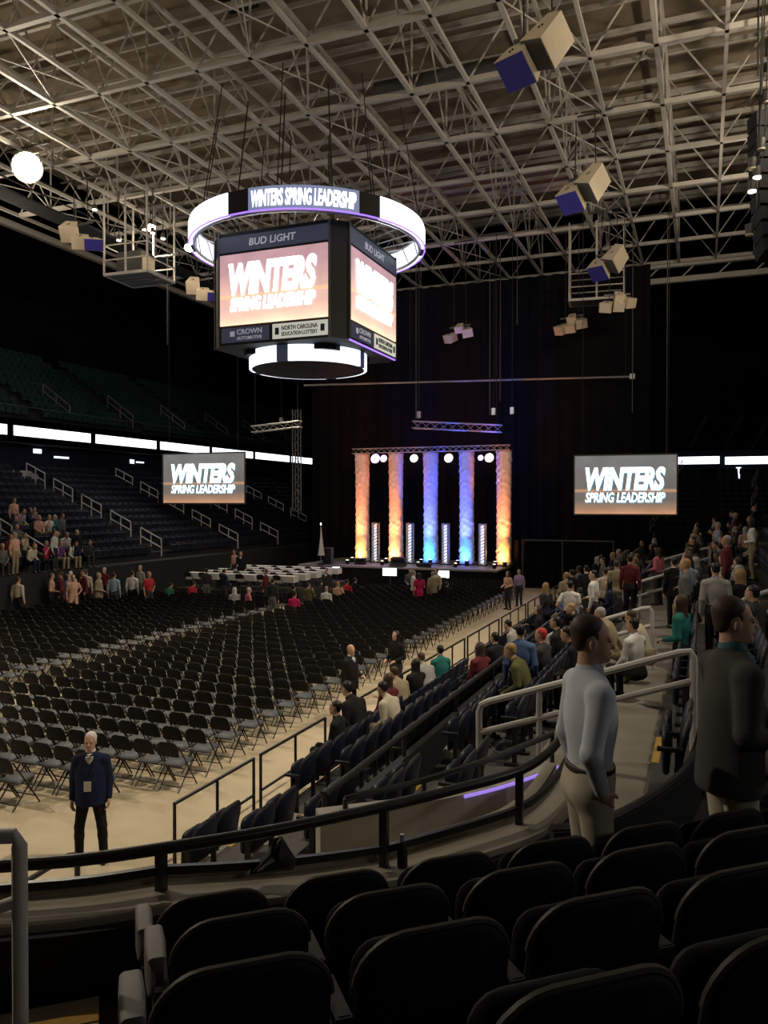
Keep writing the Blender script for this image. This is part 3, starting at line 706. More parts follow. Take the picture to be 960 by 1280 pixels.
for i, (pa, pb) in enumerate(((846, 899), (906, 975))):
    Da = 84.45 / (CY + (pa - 480) / 1000 * SY); Db = 84.45 / (CY + (pb - 480) / 1000 * SY); a = seen(pa, Da); b = seen(pb, Db); z = hgt(576, Da)
    c = ((a[0]+b[0])/2, (a[1]+b[1])/2); t = thing('ribbon_board', (c[0], c[1], z), 0, ['glowing white ribbon board touching the right hanging screen', 'glowing white ribbon board at the right edge of the picture', 'last ribbon board beyond the right edge'][i], 'display board', 'white ribbon boards in the far corner')
    d = Vector((b[0]-a[0], b[1]-a[1], 0)); MB().beam(-d/2, d/2, 0.08, 0.72).build('led_panel', 'led_white', t)
    MB().beam(-d/2 + Vector((0, 0.09, 0)), d/2 + Vector((0, 0.09, 0)), 0.1, 0.86).build('housing', 'black', t)
p = seen(923, 76); MB().span((p[0]-.22, p[1], hgt(614, 76)), (p[0]+.22, p[1]+.1, hgt(584, 76))).build('door_1', 'led_bright', kind='structure', label='tall narrow lit opening below the right ribbon boards')
for i, px in enumerate((786, 862, 905, 940)):          # pale struts of the far upper deck
    p = seen(px, 80); MB().beam((p[0], p[1], hgt(560, 80)), (p[0] + (0 if i == 0 else 1.6), p[1], hgt(520, 80)), 0.45, 0.3).build('deck_strut', 'tier', kind='structure')

# ------------------------------------------------------------------ black drapes behind the stage
def drape(name, x0, x1, y, z0, z1, amp, wl, label, m='curtain'):
    n = int((x1 - x0) / wl * 4); vs = []; fs = []
    for i in range(n + 1):
        x = x0 + (x1 - x0) * i / n; yy_ = y + amp * math.sin(2 * math.pi * (x - x0) / wl)
        vs += [(x, yy_, z0), (x, yy_, z1), (x, yy_ + 0.03, z1), (x, yy_ + 0.03, z0)]
    for i in range(n):
        a = i * 4; b = a + 4
        for j in range(4): fs.append((a + j, a + (j+1) % 4, b + (j+1) % 4, b + j))
    fs += [(3, 2, 1, 0), (n*4, n*4+1, n*4+2, n*4+3)]
    return MB().add(vs, fs).build(name, m, None, True, label=label, cat='curtain')
drape('stage_curtain', -25.4, -3.0, 50.0, 0.0, 19.0, 0.12, 0.9, 'tall black curtain hanging behind the stage columns')
drape('side_drape', -10.2, -5.0, 45.6, 0.0, 2.7, 0.06, 0.4, 'low black pipe-and-drape to the right of the stage')
for i, (a, b) in enumerate((((-9.6, 45.3), (-4.6, 45.3)),)):
    t = thing('drape_frame', (a[0], a[1], 0), 0, 'thin grey pipe frame above the low drape right of the stage', 'frame')
    L = b[0] - a[0]; MB().tube([(0, 0, 2.75), (L, 0, 2.75)], 0.05, 6).build('crossbar', 'steel_dark', t, True)
    for x in (0, L * .45, L): MB().tube([(x, 0, 0), (x, 0, 2.75)], 0.04, 6).build('upright', 'steel_dark', t, True)
# ------------------------------------------------------------------ right stand: retractable rows, walkway, fixed rows
TK = [(-5.9 + 0.8 * k, -5.1 + 0.8 * k, 0.30 + 0.29 * k) for k in range(5)]     # front rows
TJ = [(-0.5 + 0.8 * j, 0.3 + 0.8 * j, 2.08 + 0.30 * j) for j in range(9)]      # rows behind the walkway
def tread_z(x):
    for a, b, z in TK + [(-1.9, -0.5, 1.75)] + TJ:
        if a <= x < b: return z
    return 0.0 if x < 0 else TJ[-1][2]
rt = thing('stand_terrace', kind='structure', label='concrete terraces of the stand on the right')
Y0, Y1 = 7.4, 47.0
for a, b, z in TK: MB().span((a, Y0, 0), (b, Y1, z)).build('tier', 'tier', rt)
MB().span((-1.9, Y0 - 0.6, 0), (-0.5, Y1, 1.75)).build('walkway', 'walk_concrete', rt)
for a, b, z in TJ: MB().span((a, Y0, z - 0.5), (b, Y1 + 6, z)).build('tier', 'tier', rt)
MB().span((X_R, -10, 0), (X_R + 0.3, 57, 9.0)).build('wall_side', 'wall_navy', kind='structure')
R_AISLES = (9.6, 19.5, 29.5, 39.5)
for ya in R_AISLES:                       # half-height aisle steps with yellow nosings
    for a, b, z in TK + TJ:
        if a != -0.5: MB().span((a - 0.4, ya - 0.55, z - 0.3), (a, ya + 0.55, z - 0.15)).build('aisle_step', 'walk_concrete', rt)
        MB().span((a - 0.02, ya - 0.5, z), (a + 0.06, ya + 0.5, z + 0.006)).build('nosing', 'yellow', rt)

# stadium seats: near ones with their own parts, copied one by one
def rrect(w, h, r, z0=0.0, top=1.0, n=5):
    pts = []
    for cx, cz, a0, rr in ((w/2*top - r, z0 + h - r, 0, r), (-w/2*top + r, z0 + h - r, 90, r), (-w/2 + r*.5, z0 + r*.5, 180, r*.5), (w/2 - r*.5, z0 + r*.5, 270, r*.5)):
        for i in range(n + 1): a = R(a0 + 90 * i / n); pts.append((cx + rr * math.cos(a), cz + rr * math.sin(a)))
    return pts
def seat_parts(shell, pan, simple=False):
    tilt = lambda p: (p[0], p[1] - (p[2] - 0.4) * 0.20, p[2])
    # a shallow crown on the top edge, as the moulded shells have
    ol = [(x, z + (0.03 * (1 - (x / 0.25) ** 2) if z > 0.7 else 0)) for x, z in rrect(0.50, 0.47, 0.13, 0.38, 0.97, 6)]
    back = MB().slab(ol, 0.055, 0.35, 0.45, tilt).mesh('backrest', shell, True)
    # lamp highlight on the shell's top edge, modelled as a brownish tube
    arc = [tilt((x, 0.35 * x * x, z + 0.004)) for x, z in ol if z > 0.62]
    arc.sort(key=lambda p: p[0]); rim_highlight = MB().tube(arc, 0.011, 6).mesh('rim_highlight', 'seat_rim_highlight', True)
    pol = rrect(0.44, 0.40, 0.09, 0.36, 0.95, 4)
    fold = lambda p: (p[0], p[1] + 0.11 + (p[2] - 0.36) * 0.02, p[2])
    pn = MB().slab(pol, 0.06, 0.0, 0.45, fold).mesh('seat_pan', pan, True)
    arm = MB().box((0, 0.07, 0.62), (0.05, 0.22, 0.035)).box((0, 0.0, 0.34), (0.035, 0.06, 0.60)).box((0, 0.02, 0.02), (0.09, 0.22, 0.04)).mesh('arm_stand', 'black', False)
    return back, rim_highlight, pn, arm
NEARP = seat_parts('seat_shell', 'seat_shell'); NAVYP = seat_parts('seat_navy', 'seat_navy')
def stadium_seat(loc, rz, parts, label, group, last=False):
    t = thing('stadium_seat', loc, rz, label, 'seat', group)
    link('backrest', parts[0], t); link('rim_highlight', parts[1], t); link('seat_pan', parts[2], t)
    a = link('arm_stand', parts[3], t); a.location = (-0.27, 0, 0)
    if last: a = link('arm_stand', parts[3], t); a.location = (0.27, 0, 0)
    return t
# joined one-mesh seat for those too far to show parts
sm = MB(); 
seat_small = seat_simple(MB(), s=1)     # faces -X
seat_mid_me = seat_simple(MB(), s=1).mesh('stadium_seat', 'seat_navy')
cands = []
for k, (a, b, z) in enumerate(TK):
    if k in (0,): pass
    y = Y0 + 0.5
    while y < Y1 - 0.3:
        if all(abs(y - q) > 0.8 for q in R_AISLES): cands.append((a + 0.42, y, z, 'row %d' % k, k))
        y += 0.53
for j, (a, b, z) in enumerate(TJ):
    y = Y0 + 0.4
    while y < Y1 + 4:
        if all(abs(y - q) > 0.8 for q in R_AISLES): cands.append((a + 0.30, y, z, 'row %d' % (j + 6), j + 6))
        y += 0.53
cands.sort(key=lambda c: (not in_view(c[:2], c[2] + 0.6, 20), camspace(c[:2])[1]))
cnt = {}; rest = MB(); SEATED_SPOTS = []
rowname = ['lowest retractable row', 'second retractable row', 'third retractable row', 'fourth retractable row', 'fifth retractable row', '', 'first row above the walkway'] + ['%s row above the walkway' % ORD[i] for i in range(1, 9)]
for n, (x, y, z, rn, k) in enumerate(cands):
    q = cnt.get(k, 0); cnt[k] = q + 1
    lab = 'navy tip-up seat, %s along the %s, right stand' % (ORD[min(q, len(ORD)-1)], rowname[k])
    if n < 90: stadium_seat((x, y, z), R(90), NAVYP, lab, 'navy seats of the right stand')
    elif n < 250 and q < len(ORD): link('stadium_seat', seat_mid_me, None, (x, y, z), 0, lab, 'seat', 'navy seats of the right stand')
    else: stamp(rest, seat_small, x, y, z)
rest.build('stadium_seats', 'seat_navy', kind='stuff', label='remaining navy tip-up seats of the right stand', cat='seats')

# front guard rail of the stand along the floor (black), panel by panel
gi = 0
for y0, y1 in ((8.3, 10.2), (10.4, 12.6), (14.2, 17.6), (17.9, 21.4), (21.7, 25.4), (25.8, 29.6), (30.0, 34.0), (34.4, 39.0)):
    t = thing('guard_rail', (-6.15, y0, 0), 0, '%s black guard rail panel from the near end, between side aisle and right stand' % ORD[gi], 'guard rail', 'black guard rail panels along the side aisle'); gi += 1
    L = y1 - y0
    MB().tube([(0, 0, 0), (0, 0, 1.12), (0, L, 1.12), (0, L, 0)], 0.026, 8).build('hoop', 'black_rail', t, True)
    MB().tube([(0, 0, 0.58), (0, L, 0.58)], 0.022, 6).build('mid_rail', 'black_rail', t, True)
    for i in range(1, 2 + int(L > 3)): MB().tube([(0, L * i / (2 + int(L > 3)), 0), (0, L * i / (2 + int(L > 3)), 1.12)], 0.022, 6).build('post', 'black_rail', t, True)
# low stair rails in front of the first rows
for i, (x, y, l) in enumerate(((-6.5, 7.0, 1.3), (-5.7, 12.9, 1.1), (-9.2, 5.6, 0.8), (-8.9, 5.3, 0.6))):
    t = thing('stair_rail', (x, y, 0), R(-90 if i < 2 else 160), ['rounded black stair rail at the near end of the guard rails', 'rounded black stair rail at the gap in the guard rails', 'rounded black rail on the floor left of the usher', 'smaller rounded black rail next to it at the lower left'][i], 'handrail', 'rounded black stair rails')
    zz = 1.0 if i < 2 else 0.62
    MB().tube([(0, 0, 0), (0, 0, zz - .12), (0.04, 0, zz - .03), (0.13, 0, zz), (l, 0, zz - 0.05 * (i < 2)), (l, 0, 0)], 0.032, 8).build('hoop', 'black_rail', t, True)
    MB().tube([(0, 0, zz * .5), (l, 0, zz * .5)], 0.02, 6).build('mid_rail', 'black_rail', t, True)
# divider rail between the retractable and the fixed rows
t = thing('divider_rail', (-3.72, 7.6, 0.88), 0, 'long dark slanted rail running along the retractable rows', 'handrail')
MB().tube([(0, 0, 0.92), (0, 17, 0.92)], 0.04, 8).build('top_rail', 'black_rail', t, True)
for i in range(8): MB().tube([(0, 17 * i / 7, 0), (0, 17 * i / 7, 0.92)], 0.03, 6).build('post', 'black_rail', t, True)
MB().span((-0.05, 0, 0.0), (0.05, 17, 0.62)).build('kick_panel', 'black', t)
# white handrails up the aisles of this stand
def bent_rail(pts, label, r=0.042, posts=(), name='aisle_handrail', m='white_rail', mids=None):
    o = Vector(pts[0]); t = thing(name, o, 0, label, 'handrail', 'white handrails of the right stand'); L = [Vector(p) - o for p in pts]
    MB().tube(L, r, 8).build('bent_rail', m, t, True)
    for a, b in (mids or []): MB().tube([Vector(a) - o, Vector(b) - o], r * .9, 8).build('mid_rail', m, t, True)
    for a, b in posts: MB().tube([Vector(a) - o, Vector(b) - o], r * .9, 8).build('post', m, t, True)
    return t
def rail_at(x0, x1, y, up0, up1, label, mid_up=0.48):
    a = (x0, y, up0); b = (x1, y, up1); za, zb = tread_z(x0), tread_z(x1)
    f = lambda x, k: (x, y, up0 + (up1 - up0) * (x - x0) / (x1 - x0) - k)
    pts = [(x0, y, za), f(x0, 0.1), f(x0 + 0.03, 0.02), f(x0 + 0.12, 0), f(x1 - 0.15, 0), f(x1 - 0.04, 0.02), f(x1, 0.1), (x1, y, zb)]
    xm = x0 + (x1 - x0) * 0.3
    bent_rail(pts, label, posts=[((xm, y, tread_z(xm)), f(xm, 0))], mids=[(f(x0, mid_up * .75), f(x1, mid_up * .75))])
rail_at(-2.6, -0.1, 9.7, 2.38, 3.24, 'large white two-bar handrail right behind the man in the pale shirt')
rail_at(-2.85, -0.9, 15.8, 2.28, 2.95, 'white handrail rising behind the large one, among the seated crowd')
rail_at(0.6, 2.6, 15.2, 3.2, 4.0, 'white handrail above the seated crowd at the right edge')
rail_at(0.9, 2.4, 11.9, 3.45, 4.05, 'white handrail rising beside the man in the grey jacket')
rail_at(-2.0, -0.6, 22.5, 2.62, 3.1, 'white handrail in the middle of the right crowd')
rail_at(-1.4, 0.2, 29.0, 2.9, 3.4, 'small white handrail deep in the right crowd')
rail_at(2.0, 4.0, 24.0, 3.9, 4.7, 'small white handrail high at the right edge')
rail_at(2.6, 4.6, 33.0, 4.2, 5.0, 'small white handrail high above the right crowd')

# ------------------------------------------------------------------ our corner section: landing, parapet with curved black rail, seat rows
CA = R(41.0)                                   # this block faces 41 degrees left of the hall axis
def loc2(s, t, z=0.0): return (s * math.cos(CA) - t * math.sin(CA), s * math.sin(CA) + t * math.cos(CA), z)
rp = [seen(px, 1.91 / ((py - 628) / 1000)) for px, py in ((0, 1085), (100, 1077), (200, 1063), (340, 1040), (480, 1010), (570, 988), (650, 965), (690, 938))]
rp = [(rp[0][0] - 1.6, rp[0][1] - 0.95), (rp[0][0] - 0.8, rp[0][1] - 0.5)] + rp + [(rp[-1][0] + 0.02, rp[-1][1] + 0.7)]
def smooth(pts, n=4):
    out = []
    for i in range(len(pts) - 1):
        p0, p1, p2, p3 = (np.array(pts[max(0, min(len(pts)-1, i + d))]) for d in (-1, 0, 1, 2))
        for k in range(n):
            u = k / n; out.append(tuple(0.5 * (2*p1 + (p2-p0)*u + (2*p0-5*p1+4*p2-p3)*u*u + (3*p1-p0-3*p2+p3)*u**3)))
    return out + [tuple(pts[-1])]
curve = smooth(rp)
def offset(pts, d):
    out = []
    for i in range(len(pts)):
        a = pts[max(0, i-1)]; b = pts[min(len(pts)-1, i+1)]; tx, ty = b[0]-a[0], b[1]-a[1]; L = math.hypot(tx, ty)
        out.append((pts[i][0] - ty / L * d, pts[i][1] + tx / L * d))
    return out
def strip_wall(pa, pb, z0, z1):      # solid between two plan curves
    n = len(pa); vs = []; fs = []
    for a, b in zip(pa, pb): vs += [(a[0], a[1], z0), (b[0], b[1], z0), (b[0], b[1], z1), (a[0], a[1], z1)]
    for i in range(n - 1):
        for j in range(4): fs.append((i*4+j, i*4+(j+1)%4, i*4+4+(j+1)%4, i*4+4+j))
    fs += [(3,2,1,0), tuple((n-1)*4+j for j in range(4))]
    return MB().add(vs, fs)
def ledge_z(p):                      # the ledge falls a little towards the walkway
    r_, d_ = camspace(p); f = min(1, max(0, (r_ / d_ + 0.28) / 0.28)); return 2.76 - 0.15 * f
def strip_wall_z(pa, pb, z0, dz):    # like strip_wall, top following the ledge
    n = len(pa); vs = []; fs = []
    for a, b, c in zip(pa, pb, curve): z1 = ledge_z(c) + dz; zz0 = z0 if z0 < 2.5 else z1 - z0 + 2.5; vs += [(a[0], a[1], zz0), (b[0], b[1], zz0), (b[0], b[1], z1), (a[0], a[1], z1)]
    for i in range(n - 1):
        for j in range(4): fs.append((i*4+j, i*4+(j+1)%4, i*4+4+(j+1)%4, i*4+4+j))
    fs += [(3,2,1,0), tuple((n-1)*4+j for j in range(4))]
    return MB().add(vs, fs)
strip_wall_z(offset(curve, -0.19), offset(curve, 0.17), 0.0, 0.0).build('wall_parapet', 'grey_concrete', kind='structure', label='concrete parapet with a worn ledge below the curved black rail')
strip_wall_z(offset(curve, 0.10), offset(curve, 0.19), 2.0, 0.05).build('trim_4', 'grey_concrete', kind='structure')
strip_wall_z(offset(curve, -0.25), offset(curve, -0.192), 1.9, -0.04).build('wall_panel', 'black_paint', kind='structure', label='black panel on the inside of the parapet')
t = thing('curved_rail', (0, 0, 0), 0, 'long curved black guard rail on the parapet in the foreground', 'guard rail')
MB().tube([(x, y, 2.99) for x, y in curve], 0.034, 10).build('top_rail', 'black_rail', t, True)
strip_wall_z(offset(curve, -0.015), offset(curve, 0.02), 2.545, 0.135).build('lower_rail', 'black_rail', t)
for px, py in ((200, 1063), (480, 1010), (650, 965)):
    p = seen(px, 1.91 / ((py - 628) / 1000)); MB().span((p[0]-.025, p[1]-.025, 2.55), (p[0]+.025, p[1]+.025, 2.985)).build('post', 'black_rail', t)
# second rail and the pale curved wall across the gap
rq = smooth([seen(400, 6.2), seen(450, 6.3), seen(520, 6.45), seen(580, 6.65), seen(640, 6.95), seen(700, 7.4)])
strip_wall(rq, offset(rq, 0.16), 0.3, 2.46).build('wall_vomitory', 'pale_concrete', kind='structure', label='pale curved concrete wall beyond the curved rail')
t = thing('curved_rail', (0, 0, 0), 0, 'shorter black rail above the pale curved wall', 'guard rail')
r2 = offset(rq, 0.08)[3:]; zr = lambda i: 2.54 + 0.20 * i / (len(r2) - 1)
MB().tube([(x, y, zr(i)) for i, (x, y) in enumerate(r2)], 0.028, 8).build('top_rail', 'black_rail', t, True)
for i in (0, 6, 11, len(r2) - 1): p = r2[i]; MB().tube([(p[0], p[1], 2.44), (p[0], p[1], zr(i))], 0.022, 6).build('post', 'black_rail', t, True)
pl = rq[9:]
strip_wall(offset(rq, -0.002)[12:], offset(rq, -0.02)[12:], 2.435, 2.458).build('painted_reflection', 'reflection_violet', label='thin painted violet LED reflection along the top of the pale curved wall', cat='reflection')  # LED reflection on the wall top, put in as a glowing strip
# dark half wall in front of the first side rows
hw = smooth([seen(690, 5.25), seen(735, 5.3), seen(775, 5.5), seen(822, 5.9), seen(858, 6.4), seen(874, 7.0), seen(880, 7.6)])
strip_wall(offset(hw, -0.05), offset(hw, 0.05), 1.2, 2.74).build('wall_half', 'black_paint', kind='structure', label='dark curved half wall behind the two standing men')
MB().tube([(x, y, 2.75) for x, y in hw], 0.03, 6).build('trim_6', 'black_rail', smooth=True, kind='structure')

ROWS = [(3.55, 2.34), (2.87, 2.58), (2.20, 2.80), (1.52, 3.02), (0.84, 3.24)]     # seat-back line, tread height
ct = thing('corner_terrace', kind='structure', label='dark terraces of the foreground corner block')
edge = offset(curve, -0.2)
def quadstrip(t0, t1, z, s0=-3.2, s1=5.4):
    return MB().prism([loc2(s0, t0)[:2], loc2(s1, t0)[:2], loc2(s1, t1)[:2], loc2(s0, t1)[:2]], z - 0.5, z)
poly = [loc2(-3.0, 3.40)[:2], loc2(5.4, 3.40)[:2], loc2(5.4, 4.2)[:2]] + [p for p in hw[::-1]] + [p for p in edge[::-1] if True]
MB().prism(poly, 1.9, 2.34).build('landing', 'tier', ct)
for i, (tb, z) in enumerate(ROWS[1:]):
    quadstrip(tb - 0.14, ROWS[i][0] - 0.13, z).build('tier', 'tier', ct)
quadstrip(-2.0, 0.71, 3.46).build('tier', 'tier', ct)
for i, (tb, z) in enumerate(ROWS[1:]):
    a = ROWS[i][0] - 0.13
    MB().prism([loc2(-2.6, a - 0.055)[:2], loc2(-0.02, a - 0.055)[:2], loc2(-0.02, a + 0.004)[:2], loc2(-2.6, a + 0.004)[:2]], z - 0.03, z + 0.006).build('nosing', 'yellow', ct)
MB().prism([loc2(-2.4, 3.42)[:2], loc2(-0.04, 3.42)[:2], loc2(-0.04, 4.24)[:2], loc2(-2.4, 4.24)[:2]], 2.30, 2.42).build('aisle_pad', 'grey_concrete', ct)
MB().prism([loc2(-2.4, 4.03)[:2], loc2(-0.04, 4.03)[:2], loc2(-0.04, 4.11)[:2], loc2(-2.4, 4.11)[:2]], 2.415, 2.427).build('nosing', 'yellow', ct)
rn = ['front row by the parapet', 'second row from the parapet', 'third row from the parapet', 'fourth row from the parapet', 'nearest row']
for i, (tb, z) in enumerate(ROWS[:4]):
    s0 = (0.44, 0.45, 0.35, 0.42)[i]
    for q in range(9):
        s = s0 + 0.555 * q
        if i == 3 and q < 1: continue
        p = loc2(s, tb)
        if not in_view(p, z + 0.6, 250): continue
        stadium_seat((p[0], p[1], z), CA, NEARP, 'black tip-up seat, %s from the aisle, %s' % (ORD[q], rn[i]), 'black seats of the foreground block', last=False)
    p = loc2(s0 - 0.285, tb + 0.04); t = thing('row_end', (p[0], p[1], z - 0.02), CA, 'pale plastic row end panel beside the aisle, %s' % rn[i], 'end panel', 'pale row ends in the foreground')
    MB().slab(rrect(0.075, 0.15, 0.02, 0.60), 0.26, 0, 0.12, lambda v: (v[0], v[1] + 0.1, v[2])).build('cap', 'end_cap', t, True)
    MB().box((0, 0, 0.3), (0.03, 0.10, 0.58)).build('leg', 'black', t)
# white handrail at the lower left corner
pp = seen(22, 2.35); qq = seen(-190, 2.25)
t = thing('aisle_handrail', (pp[0], pp[1], 2.8), 0, 'white painted handrail at the lower left edge, close to the camera', 'handrail')
d = Vector((qq[0]-pp[0], qq[1]-pp[1], 0)); zt = hgt(1046, 2.35) - 2.8; zm = hgt(1128, 2.35) - 2.8
MB().tube([(0, 0, -0.25), (0, 0, zt - .03), d * 0.03 + Vector((0, 0, zt)), d + Vector((0, 0, zt + 0.02))], 0.0225, 10).build('bent_rail', 'white_rail', t, True)
MB().tube([(0, 0, zm), d + Vector((0, 0, zm - 0.12))], 0.018, 10).build('mid_rail', 'white_rail', t, True)
# small things left on the ledge
p = seen(503, 5.0); t = thing('water_bottle', (p[0], p[1], ledge_z(p)), 0, 'small clear plastic bottle with white cap on the ledge', 'bottle')
MB().lathe([(0.030, 0), (0.033, 0.01), (0.033, 0.11), (0.028, 0.13), (0.012, 0.155), (0.012, 0.165)], 14).build('bottle_body', 'black', t, True)
MB().lathe([(0.017, 0.162), (0.018, 0.166), (0.018, 0.20), (0.014, 0.206)], 12).build('cap', 'plastic_clear', t, True)
p = seen(345, 4.62); t = thing('bag', (p[0], p[1], 2.76), R(35), 'slouching black bag with a bright metal chip for its highlight on the ledge', 'bag')
MB().slab([(-0.17, 0), (0.10, 0), (0.12, 0.05), (0.07, 0.13), (0.03, 0.20), (-0.01, 0.19), (-0.06, 0.11), (-0.13, 0.04)], 0.14, 0, 0.5).build('bag_body', 'black', t, True)
MB().tube([(-0.15, -0.05, 0.02), (-0.05, -0.09, 0.12), (0.03, -0.06, 0.215)], 0.008, 6).build('strap', 'black', t, True)
MB().box((0.015, -0.065, 0.20), (0.02, 0.012, 0.035), Matrix.Rotation(R(40), 3, 'Y')).build('highlight_chip', 'alu', t)  # metal chip added for the white highlight on the bag

for i, (lc, pw) in enumerate(FILL_LAMPS):  # unseen lamps added to brighten the near figures
    t = thing('fill_lamp', lc, 0, '%s added fill lamp behind the right stand, outside the frame' % ORD[i], 'lamp', 'added fill lamps')
    MB().span((0.06, -0.35, -0.1), (0.25, 0.35, 0.1)).build('housing', 'steel_dark', t); MB().span((0.03, -0.32, -0.08), (0.06, 0.32, 0.08)).build('lens', 'lamp_small', t)
    spot('fill_lamp_beam', (lc[0] - 0.05, lc[1], lc[2]), (lc[0] - 5, lc[1] + 1, 2.5), pw, (1.0, 0.92, 0.86), 150, 0.6, 0.25)
# ------------------------------------------------------------------ centre-hung scoreboard
SB = (-15.1, 29.4)
sb = thing('scoreboard', (SB[0], SB[1], 0), 0, 'centre-hung four-sided scoreboard with glowing ring boards above and below', 'scoreboard')
hw_ = 2.9; ch = 0.55
octo = [(-hw_+ch, -hw_), (hw_-ch, -hw_), (hw_, -hw_+ch), (hw_, hw_-ch), (hw_-ch, hw_), (-hw_+ch, hw_), (-hw_, hw_-ch), (-hw_, -hw_+ch)]
MB().prism(octo, 10.95, 15.25).build('cabinet', 'black', sb)
MB().prism([(x * 0.7, y * 0.7) for x, y in octo], 10.75, 10.95).build('lower_skirt', 'black', sb)
for fi, (nx, ny) in enumerate(((0, -1), (1, 0), (0, 1), (-1, 0))):
    n = Vector((nx, ny, 0)); x = Vector((-ny, nx, 0)); up = Vector((0, 0, 1)); c = n * (hw_ + 0.03)
    scr = quad_uv('screen', 'board', sb, c + n * 0.03 + up * 13.05, x, up, 4.6, 2.7, 0.06)
    def put(txt, m, z, fit, dx=0.0, dn=0.07, shear=0.0, bold=0.0, par=scr, nm='lettering'):
        me = text_mesh(txt, m, 1.0, shear, bold, fit=fit, depth=0.006, xf=face_xf(c + n * dn + x * dx + up * z, x, up, n)); return link(nm, me, par)
    put('WINTERS', 'board_letters', 13.42, (3.75, 1.25), 0, 0.075, 0.18, 0.05); put('SPRING LEADERSHIP', 'board_letters', 12.46, (3.65, 0.52), 0, 0.075, 0.18, 0.045)
    hd = quad_uv('header_panel', 'sponsor_dark', sb, c + n * 0.02 + up * 14.8, x, up, 4.7, 0.6, 0.04); put('BUD LIGHT', 'print_pale', 14.8, (2.0, 0.28), 0, 0.03, 0.1, 0.02, hd)
    pa = quad_uv('sponsor_panel', 'sponsor_dark', sb, c + n * 0.02 + up * 11.32 - x * 1.2, x, up, 2.1, 0.56, 0.04)
    put('CROWN', 'print_pale', 11.42, (1.1, 0.2), -1.0, 0.03, 0, 0.02, pa); put('AUTOMOTIVE', 'print_pale', 11.18, (1.1, 0.13), -1.0, 0.03, 0, 0.02, pa)
    MB().lathe([(0.12, -0.01), (0.12, 0.01)], 6).mesh('emblem', 'print_pale')
    e = link('emblem', MB().box(c + n * 0.032 - x * 1.75 + up * 11.36, (0.2 if nx == 0 else 0.012, 0.2 if ny == 0 else 0.012, 0.2)).mesh('emblem', 'print_pale'), pa)
    pb = quad_uv('sponsor_panel', 'sponsor_white', sb, c + n * 0.02 + up * 11.32 + x * 1.15, x, up, 2.3, 0.56, 0.04)
    put('NORTH CAROLINA', 'print_dark', 11.42, (1.5, 0.17), 1.15, 0.03, 0, 0.02, pb); put('EDUCATION LOTTERY', 'print_dark', 11.20, (1.5, 0.15), 1.15, 0.03, 0, 0.02, pb)
    for sx_ in (-1, 1):
        link('emblem', MB().box(c + n * 0.032 + x * (1.15 + sx_ * 0.95) + up * 11.32, (0.16 if nx == 0 else 0.012, 0.16 if ny == 0 else 0.012, 0.26)).mesh('emblem', 'print_dark'), pb)
    for s in (-1, 1): MB().beam(c + x * s * 2.36 + up * 10.95, c + x * s * 2.36 + up * 15.25, 0.06, 0.06).build('frame_post', 'steel_dark', sb)
edge_l = MB().beam((hw_, -hw_ + ch, 10.93), (hw_, hw_ - ch, 10.93), 0.05, 0.05).build('edge_light', 'led_purple', sb)
def ring_board(rad, z, h, a0, a1, text, panel, name='ring_segment'):
    n = max(6, int((a1 - a0) / R(4))); pa = [(rad * math.cos(a0 + (a1-a0)*i/n), rad * math.sin(a0 + (a1-a0)*i/n)) for i in range(n+1)]
    pb = [(q[0] * (rad - 0.12) / rad, q[1] * (rad - 0.12) / rad) for q in pa]
    o = strip_wall(pa, pb, z - h/2, z + h/2).build(name, panel, sb)
    if text:
        me = text_mesh(text, 'led_letters', 1.0, 0.12, 0.03, fit=((a1 - a0) * rad * 0.94, h * 0.72), depth=0.01, bend=(rad + 0.02, (a0 + a1) / 2)); 
        l = link('lettering', me, o); l.location = (0, 0, z)
    return o
RR = 4.75; ZR = 15.62
view = math.atan2(-SB[1], -SB[0])       # towards the foreground seats
for q in range(6):
    a = view - R(2) + R(60) * q; ring_board(RR, ZR, 0.82, a - R(24.5), a + R(24.5), 'WINTERS SPRING LEADERSHIP', 'led_panel' if q == 0 else 'led_bright')
    ring_board(RR - 0.02, ZR, 0.82, a + R(24.7), a + R(35.3), None, 'black', 'ring_gap')
for q in range(4):
    a = view + R(20) + R(90) * q; ring_board(2.4, 10.62, 0.62, a - R(39), a + R(39), None, 'led_bright', 'lower_ring_segment')
    ring_board(2.38, 10.62, 0.62, a + R(39.2), a + R(50.8), None, 'sponsor_dark', 'ring_gap')
MB().lathe([(2.2, 10.29), (2.34, 10.32), (2.34, 10.36), (2.2, 10.9)], 40).build('lower_drum', 'black', sb, True)
ringc = lambda r, z, k=48: [(r * math.cos(2*math.pi*i/k), r * math.sin(2*math.pi*i/k), z) for i in range(k)]
MB().tube(ringc(RR - 0.2, ZR - 0.42), 0.06, 6, closed=True).build('ring_truss', 'alu', sb, True); MB().tube(ringc(RR - 0.2, ZR + 0.4), 0.06, 6, closed=True).build('ring_truss', 'alu', sb, True)
MB().tube(ringc(RR + 0.02, ZR - 0.43), 0.03, 6, closed=True).build('edge_light', 'led_purple', sb, True)
for i in range(24):
    a = 2*math.pi*i/24; b = 2*math.pi*(i+.5)/24; r = RR - 0.2
    MB().tube([(r*math.cos(a), r*math.sin(a), ZR-.42), (r*math.cos(b), r*math.sin(b), ZR+.4)], 0.025, 5).build('ring_brace', 'alu', sb, True)
    MB().tube([(r*math.cos(b), r*math.sin(b), ZR+.4), (hw_*0.9*math.cos(a), hw_*0.9*math.sin(a), 15.3)], 0.03, 5).build('ring_strut', 'alu', sb, True)
